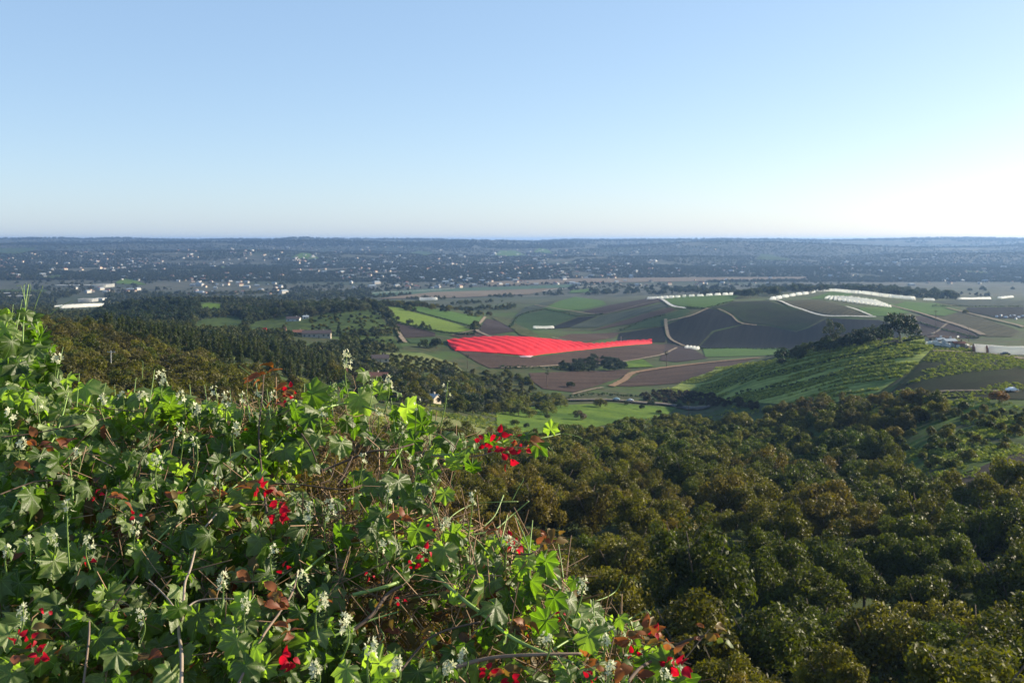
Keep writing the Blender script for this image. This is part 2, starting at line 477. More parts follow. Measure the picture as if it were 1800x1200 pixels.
# ------------------------------------------------------------------ fields, tracks, road
SOIL = ground_mat('ploughed_soil', (0.054, 0.035, 0.027), (0.084, 0.057, 0.043), 0.05, None, (0.25, 4.0), 0.5)
SOIL_D = ground_mat('dark_soil', (0.035, 0.026, 0.025), (0.06, 0.044, 0.04), 0.06, None, (0.25, 4.0), 0.2)
MULCH = ground_mat('dark_crop_rows', (0.014, 0.017, 0.020), (0.030, 0.034, 0.034), 0.04, None, (0.2, 3.0), 1.2, G=.36)
CROP = ground_mat('green_crop', (0.034, 0.070, 0.016), (0.065, 0.115, 0.024), 0.06, None, (0.3, 3.0), 0.4, G=1.0)
CROP_B = ground_mat('bright_crop', (0.08, 0.125, 0.02), (0.12, 0.165, 0.028), 0.03, None, (0.3, 3.0), 0.4, G=1.0)
CROP_D = ground_mat('dark_green_crop', (0.02, 0.042, 0.016), (0.038, 0.062, 0.023), 0.05, None, (0.3, 3.0), 0.4, G=1.0)
OLIVE = ground_mat('olive_crop', (0.05, 0.05, 0.028), (0.08, 0.074, 0.04), 0.05, None, (0.3, 3.0), 0.9)
GREY_G = ground_mat('grey_green_crop', (0.032, 0.046, 0.034), (0.068, 0.08, 0.056), 0.04, None, (0.3, 3.0), 0.9)
PASTURE = ground_mat('rough_pasture', (0.045, 0.08, 0.016), (0.105, 0.145, 0.034), 0.05, 0.12, c3=(0.03, 0.052, 0.015), G=.6)
MEADOW = ground_mat('meadow_grass', (0.055, 0.10, 0.012), (0.10, 0.15, 0.02), 0.12, 0.03, c3=(0.045, 0.085, 0.012), G=.95)
MEADOW_O = ground_mat('dry_meadow', (0.12, 0.14, 0.05), (0.17, 0.175, 0.07), 0.05, 0.015, c3=(0.10, 0.14, 0.04), G=.85)
_a, _b = at(1590, 608), at(1270, 676)
ROW = math.atan2(_a.y - _b.y, _a.x - _b.x) + 0.10      # the rows run along the hill, nearly level
HILLGRASS = ground_mat('hill_rows', (0.042, 0.065, 0.016), (0.15, 0.165, 0.04), 0.05, 0.02, (0.16, 2.4), ROW, c3=(0.10, 0.12, 0.03), bump=2.5, G=1.75)
SHADY = ground_mat('shade_toned_slope', (0.024, 0.036, 0.016), (0.042, 0.046, 0.026), 0.06, 0.03, c3=(0.032, 0.055, 0.016), G=.48)  # slope turned from the sun: its shade is put into the ground colour
SLOPE = ground_mat('orchard_floor', (0.03, 0.055, 0.014), (0.09, 0.15, 0.025), 0.06, 0.05, (0.3, 2.8), 0.75, c3=(0.035, 0.045, 0.022))
BARE = ground_mat('dark_bare_bank', (0.025, 0.021, 0.02), (0.042, 0.034, 0.03), 0.15)
SCRUB = ground_mat('scrub_bank', (0.05, 0.065, 0.02), (0.12, 0.11, 0.055), 0.15, 0.3, c3=(0.04, 0.055, 0.018))
TEAL = ground_mat('valley_crop', (0.055, 0.10, 0.065), (0.08, 0.13, 0.08), 0.02)
TAN = ground_mat('valley_stubble', (0.15, 0.12, 0.09), (0.20, 0.165, 0.12), 0.012)
DIRT = ground_mat('dirt_track', (0.20, 0.16, 0.115), (0.29, 0.235, 0.17), 0.4)
DIRT_O = ground_mat('orange_dirt', (0.20, 0.13, 0.08), (0.27, 0.175, 0.11), 0.3)
ASPH = ground_mat('asphalt', (0.07, 0.07, 0.072), (0.095, 0.095, 0.095), 0.5)
PALE = ground_mat('pale_cover_strip', (0.60, 0.58, 0.52), (0.70, 0.68, 0.62), 0.3)

def field(poly, mat, name='field', rank=0, du=7.0, dly=0.010):
    """a sheet laid on the ground: outline given as sight lines, draped exactly on the terrain"""
    out = []
    for i in range(len(poly)):
        a, c = poly[i], poly[(i + 1) % len(poly)]
        n = max(1, int(math.hypot(c[0] - a[0], (c[1] - a[1]) * 3) / 9))
        for k in range(n):
            t = k / n
            u, v = a[0] + (c[0] - a[0]) * t, a[1] + (c[1] - a[1]) * t
            wob = 0.5 * (float(vnoise(np.array([u / 13.]), np.array([v / 5.]), 9)[0]))
            out.append((u + wob * 2, math.log(hit(u, v + wob * 0.6)) * 700))
    us, ls = np.array([p[0] for p in out]), np.array([p[1] for p in out])
    gu, gl = np.meshgrid(np.arange(us.min() + du / 2, us.max(), du), np.arange(ls.min() + 350 * dly, ls.max(), 700 * dly), indexing='ij')
    gu, gl = gu.ravel(), gl.ravel()
    k = in_poly(gu, gl, out)
    pts = [Vector(p) for p in out] + [Vector((a, c)) for a, c in zip(gu[k], gl[k])]
    n = len(out)
    r = delaunay_2d_cdt(pts, [(i, (i + 1) % n) for i in range(n)], [], 1, 1e-4)
    vv = np.array([(p[0], p[1] / 700) for p in r[0]])
    if len(vv) < 3: return None
    Y = np.exp(vv[:, 1]); X = (vv[:, 0] - U0) / F * Y
    Z = ground_ul(vv[:, 0], vv[:, 1]) + 0.12 + 0.00035 * Y * (1 + 0.6 * rank)
    fc = []
    for f in r[2]:
        a, c, d = f[:3]
        cr = (X[c] - X[a]) * (Y[d] - Y[a]) - (Y[c] - Y[a]) * (X[d] - X[a])
        fc.append((a, c, d) if cr > 0 else (a, d, c))
    o = link(name, mesh_np(name, np.c_[X, Y, Z], np.array(fc), mat, True))
    return tag(o, kind='structure')

def strip(pts, width, mat, name='track', rank=3, px_in=True):
    P = [at(*p) for p in pts] if px_in else pts
    P = smooth_path(P, 14)
    vv, ff = [], []
    for i, p in enumerate(P):
        t = P[min(i + 1, len(P) - 1)] - P[max(i - 1, 0)]
        t.z = 0; t.normalize()
        s = Vector((t.y, -t.x, 0))
        for k in (-0.5, 0.0, 0.5):
            q = p + s * width * k * (1 + 0.12 * math.sin(i * 1.7))
            vv.append((q.x, q.y, float(ground(q.x, q.y)) + 0.14 + 0.00035 * q.y * (1 + 0.6 * rank)))
    for i in range(len(P) - 1):
        for k in (0, 1):
            a = i * 3 + k
            ff.append((a, a + 3, a + 4, a + 1))
    return tag(link(name, mesh_np(name, np.array(vv), np.array(ff), mat, True)), kind='structure')

FIELDS = [
 # far patches of grass on the town hills
 ([(512, 453), (530, 445), (545, 446), (562, 455), (540, 457)], MEADOW, 0), ([(866, 449), (880, 441), (905, 441), (925, 449), (895, 451)], MEADOW, 0),
 ([(938, 444), (948, 436), (962, 439), (972, 446)], MEADOW, 0), ([(1328, 457), (1338, 446), (1355, 448), (1372, 453), (1390, 455), (1378, 459)], PASTURE, 0),
 ([(200, 499), (215, 490), (235, 492), (258, 501)], MEADOW, 0), ([(0, 446), (0, 437), (62, 436), (58, 442), (30, 447)], PASTURE, 0),
 ([(720, 446), (735, 441), (765, 445), (752, 450)], PASTURE, 0), ([(70, 488), (105, 483), (115, 488), (90, 491)], PASTURE, 0), ([(0, 514), (0, 509), (85, 510), (80, 514)], PASTURE, 0),
 ([(1690, 479), (1700, 476), (1740, 478), (1735, 482)], PASTURE, 0), ([(385, 472), (392, 468), (398, 470), (396, 474)], PASTURE, 0),
 # valley floor
 ([(650, 521), (655, 514), (760, 508), (900, 504), (1010, 500), (1000, 506), (830, 512), (700, 519)], TEAL, 0),
 ([(850, 496), (1000, 490), (1200, 488), (1420, 487), (1420, 492), (1200, 495), (1000, 498), (860, 503)], TAN, 0),
 ([(660, 526), (760, 514), (870, 511), (985, 507), (930, 518), (800, 524)], TAN, 1), ([(1000, 516), (1005, 511), (1050, 507), (1045, 514)], CROP, 1),
 ([(345, 546), (350, 538), (365, 533), (385, 534), (396, 545)], MEADOW, 0),
 # the left-centre hill
 ([(470, 580), (505, 566), (560, 556), (600, 547), (655, 544), (684, 575), (688, 588), (600, 590), (510, 590)], PASTURE, 0),
 ([(600, 593), (690, 592), (710, 612), (660, 620), (610, 612)], PASTURE, 0),
 ([(676, 539), (700, 541), (726, 549), (800, 569), (832, 581), (786, 586), (740, 577), (692, 562)], CROP_B, 0),
 ([(690, 537), (735, 539), (790, 548), (850, 558), (838, 577), (800, 566), (745, 551)], CROP, 0),
 ([(692, 565), (740, 579), (765, 585), (765, 591), (712, 594)], SOIL_D, 0), ([(714, 596), (768, 593), (750, 604), (722, 604)], CROP_D, 0),
 ([(856, 560), (880, 566), (905, 583), (850, 590), (838, 584)], SOIL_D, 0), ([(790, 590), (845, 585), (880, 592), (830, 597)], SOIL, 0),
 ([(862, 558), (892, 562), (945, 588), (950, 596), (915, 590), (895, 575)], SCRUB, 1),
 ([(425, 583), (450, 566), (500, 556), (512, 566), (470, 579), (500, 591), (445, 594)], PASTURE, 1), ([(330, 580), (352, 562), (420, 556), (438, 566), (416, 584), (370, 590)], PASTURE, 0),
 ([(640, 641), (664, 621), (742, 621), (800, 640), (816, 655), (730, 653), (660, 652)], MEADOW_O, 0),
 # under and below the red cover
 ([(800, 614), (925, 630), (1040, 615), (1145, 605), (1172, 606), (1165, 622), (1120, 633), (1010, 641), (930, 645), (862, 648), (840, 638)], SOIL, 0),
 ([(930, 656), (1110, 650), (1092, 664), (1050, 678), (1010, 690), (955, 684), (935, 670)], SOIL, 0),
 ([(1104, 668), (1130, 654), (1230, 640), (1335, 629), (1270, 648), (1190, 674), (1110, 680), (1085, 679)], SOIL, 0),
 ([(1170, 604), (1215, 612), (1245, 630), (1190, 637), (1160, 634)], SOIL_D, 0), ([(1085, 636), (1130, 632), (1150, 645), (1090, 648)], MEADOW, 1),
 ([(1235, 613), (1380, 612), (1400, 622), (1330, 626), (1240, 628)], CROP, 0),
 ([(820, 652), (880, 650), (925, 662), (940, 690), (880, 700), (830, 690)], SCRUB, 0),
 # meadow by the road
 ([(560, 740), (640, 716), (700, 722), (800, 738), (872, 752), (870, 778), (700, 790), (590, 780)], MEADOW_O, 0),
 ([(874, 752), (872, 715), (930, 716), (1000, 712), (1080, 709), (1190, 717), (1170, 732), (1060, 748), (1000, 764), (900, 776), (872, 776)], MEADOW, 0),
 # strips on the middle hills
 ([(895, 575), (910, 556), (960, 545), (1015, 556), (965, 577), (930, 583)], CROP_D, 0), ([(955, 543), (985, 529), (1012, 522), (1060, 529), (1066, 536), (1022, 545), (990, 548)], CROP, 0),
 ([(905, 556), (925, 540), (955, 532), (980, 529), (950, 544)], GREY_G, 0), ([(1024, 548), (1070, 537), (1148, 523), (1172, 528), (1120, 541), (1055, 553)], SOIL_D, 0),
 ([(1000, 576), (1056, 556), (1130, 541), (1168, 532), (1176, 538), (1130, 551), (1050, 576)], GREY_G, 0), ([(960, 579), (1018, 558), (1050, 556), (1000, 576)], MULCH, 0),
 ([(1040, 582), (1060, 575), (1130, 553), (1178, 540), (1188, 545), (1120, 567)], SOIL, 0), ([(1090, 582), (1125, 567), (1165, 556), (1205, 542), (1215, 548), (1170, 572)], CROP_D, 0),
 ([(960, 600), (1000, 588), (1090, 585), (1080, 594), (1020, 603)], SOIL, 0), ([(1085, 600), (1090, 586), (1168, 574), (1170, 602)], MULCH, 0),
 ([(1166, 527), (1200, 521), (1300, 519), (1286, 530), (1240, 543), (1205, 541), (1180, 535)], CROP, 0),
 ([(1174, 603), (1172, 572), (1205, 558), (1245, 543), (1262, 545), (1290, 558), (1305, 570), (1252, 582), (1225, 611)], MULCH, 0),
 ([(1228, 612), (1256, 584), (1308, 571), (1350, 574), (1400, 585), (1430, 600), (1420, 613)], MULCH, 1),
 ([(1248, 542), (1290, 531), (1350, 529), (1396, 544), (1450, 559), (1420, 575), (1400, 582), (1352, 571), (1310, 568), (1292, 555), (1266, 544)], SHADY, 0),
 ([(1400, 584), (1424, 576), (1455, 560), (1545, 563), (1580, 575), (1580, 610), (1432, 612)], MULCH, 0),
 ([(1362, 529), (1440, 528), (1480, 537), (1528, 556), (1455, 553), (1402, 541)], OLIVE, 0), ([(1420, 526), (1460, 513), (1500, 516), (1490, 522), (1450, 526)], CROP, 0),
 ([(1512, 549), (1510, 541), (1572, 540), (1600, 550), (1560, 556), (1535, 556)], CROP, 0),
 ([(1572, 537), (1590, 531), (1650, 534), (1690, 546), (1660, 556), (1620, 552)], CROP, 0), ([(1624, 553), (1662, 557), (1692, 547), (1792, 582), (1780, 592), (1735, 592)], OLIVE, 0),
 ([(1590, 556), (1620, 556), (1700, 580), (1725, 594), (1640, 596), (1605, 585)], SOIL_D, 0), ([(1640, 530), (1700, 526), (1800, 528), (1800, 538), (1700, 539)], GREY_G, 0),
 ([(1700, 541), (1800, 540), (1800, 560), (1760, 560), (1700, 548)], MULCH, 0),
 # the near hill on the right
 ([(1150, 690), (1180, 682), (1260, 647), (1350, 635), (1450, 608), (1560, 597), (1600, 595), (1625, 595), (1640, 612), (1600, 652), (1545, 690), (1500, 705), (1400, 712), (1250, 704)], HILLGRASS, 0),
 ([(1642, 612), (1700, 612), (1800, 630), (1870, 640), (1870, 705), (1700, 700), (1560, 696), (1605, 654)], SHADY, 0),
 ([(1480, 745), (1560, 712), (1650, 704), (1870, 716), (1870, 770), (1700, 830), (1600, 850), (1530, 800)], SLOPE, 0),
 ([(1600, 852), (1700, 832), (1800, 788), (1870, 772), (1870, 880), (1720, 890), (1640, 880)], BARE, 1),
]
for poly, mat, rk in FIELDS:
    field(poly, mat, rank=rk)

TRACKS = [([(667, 536), (677, 552), (690, 572), (703, 590), (712, 603)], 7, DIRT), ([(853, 558), (846, 567), (838, 578), (850, 588), (866, 594)], 6, DIRT),
 ([(795, 590), (838, 580)], 4, DIRT), ([(1075, 680), (1095, 670), (1112, 657), (1150, 650), (1230, 640), (1300, 633), (1335, 630)], 9, DIRT_O),
 ([(880, 648), (940, 646), (1010, 642), (1100, 636), (1165, 624), (1190, 612)], 4, DIRT), ([(1006, 694), (1030, 688), (1060, 682)], 4, DIRT),
 ([(970, 594), (1010, 603), (1050, 606), (1090, 603)], 5, DIRT), ([(1170, 562), (1172, 580), (1178, 596), (1200, 608), (1220, 613)], 6, DIRT),
 ([(1172, 566), (1215, 556), (1245, 543)], 4, DIRT), ([(1262, 544), (1285, 555), (1300, 568), (1330, 573)], 4, DIRT),
 ([(940, 537), (985, 545), (1045, 553), (1100, 544), (1160, 530)], 5, DIRT), ([(1163, 527), (1175, 535), (1186, 540), (1204, 543)], 7, PALE),
 ([(1566, 538), (1605, 548), (1650, 562), (1700, 578), (1728, 590)], 9, DIRT), ([(1664, 542), (1700, 551), (1750, 563), (1800, 576)], 7, DIRT),
 ([(1640, 588), (1655, 578), (1665, 570)], 5, DIRT), ([(1350, 527), (1378, 533), (1410, 545), (1450, 556), (1500, 557), (1540, 558)], 5.5, PALE),
 ([(1488, 540), (1510, 547), (1532, 556)], 5, PALE), ([(1352, 527), (1390, 526.5), (1425, 527)], 4, PALE),
 ([(1640, 690), (1680, 688), (1740, 688), (1790, 690)], 3.5, DIRT), ([(1640, 618), (1690, 620), (1750, 624), (1800, 632)], 6, DIRT),
 ([(620, 519), (700, 514.5), (800, 508)], 10, PALE), ([(955, 513), (1000, 508), (1050, 504)], 10, PALE)]
for pts, w, mat in TRACKS:
    strip(pts, w * (.62 if mat is not PALE else .62), mat)
road_pts = [(940, 700), (1000, 705), (1060, 704.5), (1120, 709), (1180, 714), (1245, 718)]
strip([(u, v - 1.0) for u, v in road_pts], 7.5, DIRT, 'road_shoulder', 3)
strip(road_pts, 4.6, ASPH, 'road', 5)

# ------------------------------------------------------------------ trees
LEAF = leaf_mat('tree_leaf', 'object', trans=0.32, rough=0.5, spec=0.13, tcol=(1.5, 1.6, .4))
BARK = plain('bark', (0.13, 0.10, 0.075), 0.9, 0.1, 0.3, 4)
def crown_np(seed, blobs, nleaf, L0, W0, up=0.25, jitter=0.7, spread=(0.72, 1.05), hang=0.0):
    r = np.random.default_rng(seed)
    C = np.array([b_[:3] for b_ in blobs]); R = np.array([b_[3] for b_ in blobs])
    pk = r.choice(len(R), nleaf * 2, p=R ** 2 / (R ** 2).sum())
    d = r.normal(size=(nleaf * 2, 3)); d[:, 2] += up; d /= np.linalg.norm(d, axis=1)[:, None]
    p = C[pk] + d * (R[pk] * r.uniform(*spread, nleaf * 2))[:, None]
    dist = np.linalg.norm(p[:, None, :] - C[None], axis=2) / R[None]
    ok = (dist.min(1) > 0.54) & (p[:, 2] > 0.25)
    p, d, pk = p[ok][:nleaf], d[ok][:nleaf], pk[ok][:nleaf]
    n = d + jitter * r.normal(size=d.shape); n /= np.linalg.norm(n, axis=1)[:, None]
    t = np.cross(n, r.normal(size=n.shape)); t[:, 2] -= hang; t -= n * (t * n).sum(1)[:, None]
    t /= np.linalg.norm(t, axis=1)[:, None]
    b_ = np.cross(n, t)
    s = r.uniform(0.7, 1.35, len(p))[:, None]
    v = np.stack([p - t * L0 * s, p - b_ * W0 * s + t * L0 * .1 * s, p + t * L0 * s, p + b_ * W0 * s + t * L0 * .1 * s], 1).reshape(-1, 3)
    f = np.arange(len(v)).reshape(-1, 4)
    clump = r.uniform(0.62, 1.4, len(R))[pk]
    tint = np.repeat(clump * r.uniform(0.75, 1.3, len(p)), 4)
    return v, f, tint

def dome_blobs(r, n, rad, h, z0, rb, flat=1.0):
    out = []
    for i in range(n):
        a = r.uniform(0, 2 * math.pi); q = math.sqrt(r.uniform(0, 1)) * rad
        top = z0 + (h - z0) * math.sqrt(max(0.0, 1 - (q / (rad * 1.05)) ** 2)) * r.uniform(0.8, 1.06)
        z = z0 + (top - z0) * r.uniform(0.45, 1.0) ** 0.7
        b_ = r.uniform(*rb)
        out.append((q * math.cos(a), q * math.sin(a), max(z - b_ * 0.6, z0 * 0.8 + 0.3), b_))
    return out

def trunk_geo(r, h, rad, r0, n_limb=5):
    g = Geo()
    top = Vector((r.uniform(-.3, .3), r.uniform(-.3, .3), h * 0.35))
    g.tube(smooth_path([(0, 0, -0.6), (0.05, 0, h * 0.15), top], 3), [r0, r0 * .95, r0 * .9, r0 * .85, r0 * .8, r0 * .78, r0 * .75], 7)
    for i in range(n_limb):
        a = 2 * math.pi * i / n_limb + r.uniform(-.4, .4)
        e = Vector((math.cos(a) * rad * .6, math.sin(a) * rad * .6, h * r.uniform(.6, .85)))
        m_ = top.lerp(e, .5) + Vector((0, 0, -.05 * h))
        P = smooth_path([top - Vector((0, 0, .2)), m_, e], 3)
        g.tube(P, np.linspace(r0 * .55, r0 * .15, len(P)), 5)
    return g

KINDS = {}
def add_kind(name, variants): KINDS[name] = variants
def variant(name, seed, blobs, nleaf, L0, W0, tr, **kw):
    v, f, tint = crown_np(seed, blobs, nleaf, L0, W0, **kw)
    cm = mesh_np(name + '_crown', v, f, LEAF, False, {'tint': tint})
    tm = tr.mesh(name + '_trunk', BARK, True)
    return cm, tm

vs_ = []
for k in range(7):                                                   # broad dense dome, leaves 0.3 m in bunches
    r = np.random.default_rng(100 + k)
    rad, h = r.uniform(4.4, 5.4), r.uniform(7.2, 9.4)
    bl = []
    for q in range(6):                                               # several upright heads of unequal height
        a = q * 1.05 + r.uniform(-.4, .4); d = r.uniform(.25, .62) * rad if q else 0
        hh = h * r.uniform(.68, 1.0)
        for b_ in dome_blobs(r, 8, rad * r.uniform(.40, .55), hh, 1.4, (0.7, 1.45)):
            bl.append((b_[0] + d * math.cos(a), b_[1] + d * math.sin(a), b_[2], b_[3]))
    vs_.append(variant('broad', 200 + k, bl, 7500, 0.24, 0.10, trunk_geo(r, h, rad, .28), up=0.35, jitter=0.85, hang=0.4, spread=(.55, 1.16)))
add_kind('broad', vs_)
vs_ = []
for k in range(5):                                                   # same habit, lighter mesh for the middle distance
    r = np.random.default_rng(300 + k)
    rad, h = r.uniform(3.6, 4.8), r.uniform(6.5, 8.5)
    bl = dome_blobs(r, 20, rad, h, 1.6, (1.0, 1.9))
    vs_.append(variant('round', 400 + k, bl, 1800, 0.36, 0.17, trunk_geo(r, h, rad, .25, 4), up=0.3, jitter=0.7))
add_kind('round', vs_)
vs_ = []
for k in range(4):                                                   # tall dark evergreen, uneven cone
    r = np.random.default_rng(500 + k)
    h = 11.0; bl = []
    for i in range(26):
        t = r.uniform(0.08, 1.0); a = r.uniform(0, 6.28); q = (1 - t) * 2.6 * r.uniform(.4, 1.0)
        bl.append((q * math.cos(a), q * math.sin(a), t * h, 0.55 + 1.0 * (1 - t)))
    vs_.append(variant('cone', 600 + k, bl, 1500, 0.36, 0.14, trunk_geo(r, h, 1.2, .22, 3), up=0.1, jitter=0.6))
add_kind('cone', vs_)
vs_ = []
for k in range(3):                                                   # small young tree / bush
    r = np.random.default_rng(700 + k)
    bl = dome_blobs(r, 12, 1.3, 2.6, 0.5, (0.45, 0.8))
    vs_.append(variant('young', 800 + k, bl, 1300, 0.19, 0.085, trunk_geo(r, 2.4, 1.0, .07, 3), up=0.3, jitter=0.8))
add_kind('young', vs_)
vs_ = []
for k in range(3):                                                   # tall loose eucalyptus
    r = np.random.default_rng(900 + k)
    bl = [(r.normal() * 2.0, r.normal() * 2.0, 5 + r.uniform(0, 9), r.uniform(.9, 1.8)) for i in range(18)]
    vs_.append(variant('tall', 950 + k, bl, 1700, 0.40, 0.14, trunk_geo(r, 14, 3.0, .3, 5), up=0.2, jitter=0.8, hang=0.6))
add_kind('tall', vs_)
def palm_variant(seed):
    r = np.random.default_rng(seed); g = Geo()
    P = smooth_path([(0, 0, -.5), (0.15, 0, 5), (0.3, 0.1, 11)], 4)
    g.tube(P, np.linspace(.30, .2, len(P)), 7)
    vv, ff, tt = [], [], []
    for i in range(34):
        a = r.uniform(0, 6.28); el = r.uniform(-0.9, 1.2)
        d = Vector((math.cos(a) * math.cos(el), math.sin(a) * math.cos(el), math.sin(el)))
        s = d.cross(Vector((0, 0, 1))).normalized(); c0 = Vector((.3, .1, 11)) + d * .3
        for j in range(-3, 4):                                       # fan frond: seven blades
            e = (d * math.cos(j * .22) + s * math.sin(j * .22)).normalized()
            w = d.cross(s) * .03 + s * .07
            b_ = len(vv); L_ = r.uniform(1.5, 2.0)
            vv += [c0 + d * .5, c0 + e * L_ * .6 + w, c0 + e * L_ + Vector((0, 0, -.35)), c0 + e * L_ * .6 - w]
            ff.append((b_, b_ + 1, b_ + 2, b_ + 3)); tt += [r.uniform(.8, 1.2)] * 4
    return mesh_np('palm_crown', np.array([tuple(p) for p in vv]), np.array(ff), LEAF, False, {'tint': np.array(tt)}), g.mesh('palm_trunk', BARK, True)
add_kind('palm', [palm_variant(31), palm_variant(32)])

def plant(name, kind, x, y, s, col, label, cat, group, zs=1.0, parts=True):
    cm, tm = random.choice(KINDS[kind])
    z = float(ground(x, y))
    root = empty(name, (x, y, z), random.uniform(0, 6.28))
    root.scale = (s, s, s * zs)
    tag(root, label, cat, group)
    link('trunk', tm, root)
    c = link('crown', cm, root)
    j = random.uniform(0.85, 1.18)
    j *= .73
    c.color = (col[0] * j * random.uniform(.93, 1.07), col[1] * j, col[2] * j * random.uniform(.9, 1.1), 1)
    return root

GREEN, OLIV, BRONZE, DARK, YELG, GREYG, RUST = (0.066, 0.080, 0.009), (0.112, 0.106, 0.012), (0.125, 0.096, 0.014), (0.022, 0.038, 0.016), (0.115, 0.125, 0.022), (0.07, 0.08, 0.05), (0.16, 0.085, 0.022)

def grid_in(poly, spacing, jit=0.35, rot=0.5, gap=0.06, seed=1, ymax=3000):
    """planting positions on a jittered lattice, kept where they fall inside the outline of sight lines"""
    r = np.random.default_rng(seed)
    vis = [at(min(max(u, -150), 1950), min(v, 1195)) for u, v in poly]
    x0, x1 = min(p.x for p in vis) - 30, max(p.x for p in vis) + 30
    y0, y1 = max(70, min(p.y for p in vis) - 35), min(ymax, max(p.y for p in vis) + 30)
    span = max(x1 - x0, y1 - y0) * 0.75; cx, cy = (x0 + x1) / 2, (y0 + y1) / 2
    a = np.arange(-span, span, spacing)
    gx, gy = np.meshgrid(a, a, indexing='ij'); gx, gy = gx.ravel(), gy.ravel()
    X = cx + gx * math.cos(rot) - gy * math.sin(rot) + r.normal(size=gx.size) * spacing * jit * .5
    Y = cy + gx * math.sin(rot) + gy * math.cos(rot) + r.normal(size=gx.size) * spacing * jit * .5
    k = (Y > 70) & (r.uniform(size=gx.size) > gap); X, Y = X[k], Y[k]
    Z = ground(X, Y); u, v = px(X, Y, Z)
    k = in_poly(u, v, poly); X, Y, Z, u, v = X[k], Y[k], Z[k], u[k], v[k]
    for a_, b_, c_, d_ in ((512, 591, 605, 614), (610, 666, 705, 684), (505, 560, 545, 582), (655, 634, 685, 650)):
        k = ~((u > a_) & (u < c_) & (v > b_) & (v < d_)); X, Y, Z, u, v = X[k], Y[k], Z[k], u[k], v[k]
    seen = np.array([hit(uu, vv_ - 6 * F / yy * .6) > yy * 0.93 for uu, vv_, yy in zip(u, v, Y)], bool) if len(X) else np.zeros(0, bool)
    return X[seen], Y[seen], u[seen], v[seen]

# --- the large avocado grove below the viewer
def zone(u, v):
    if v > 1040: return 'at the grove bottom beside the hedge' if u < 1450 else 'in the lower right grove corner'
    if u < 780: return 'seen through the gap in the hedge'
    if v > 900: return 'just right of the flowering hedge' if u < 1150 else ('near the white stake in the grove' if u < 1420 else ('in the middle of the dense grove' if u < 1640 else 'below the dark bare bank'))
    if v > 820: return 'below the red bracts in the grove' if u < 1100 else ('in the upper middle of the grove' if u < 1380 else 'beside the young orchard rows')
    return 'along the edge of the green meadow' if u < 1200 else ('on the rise below the row-planted hill' if u < 1460 else 'at the foot of the row-planted hill')

GROVE = [(420, 880), (560, 800), (700, 805), (830, 800), (930, 790), (1000, 775), (1120, 760), (1250, 750), (1360, 758), (1470, 745), (1530, 790), (1570, 840), (1620, 880), (1720, 900), (1800, 880), (1990, 900), (1990, 1360), (420, 1360)]
X, Y, u, v = grid_in(GROVE, 9.6, 0.55, 0.62, 0.10, 3, 520)
order = np.argsort(Y)
rest = []
for n, i in enumerate(order):
    hole = math.hypot((u[i] - 1300) / 30, (v[i] - 990) / 35) < 1 or math.hypot((u[i] - 1415) / 25, (v[i] - 840) / 14) < 1
    if hole: continue
    w = float(vnoise(np.array([X[i] / 28]), np.array([Y[i] / 38]), 21)[0]) + random.uniform(-.28, .28)
    w += 0.35 * max(0, min(1, (1150 - u[i]) / 500)) - 0.06
    cn, col = ('dark green', GREEN) if w < -0.12 else (('olive green', OLIV) if w < 0.24 else (('brownish bronze', BRONZE) if w < 0.55 else ('rusty brown', (0.115, 0.08, 0.022))))
    s = random.choice((random.uniform(.68, .95), random.uniform(.9, 1.2), random.uniform(1.1, 1.42)))
    if n < 300:
        sz = 'big spreading' if s > 1.03 else ('small' if s < 0.9 else 'round')
        plant('avocado_tree', 'broad', X[i], Y[i], s, col, f'{sz} {cn} avocado tree {zone(u[i], v[i])}', 'avocado tree', 'avocado trees of the grove on the slope', random.uniform(.85, 1.25))
    else:
        rest.append((X[i], Y[i], s))

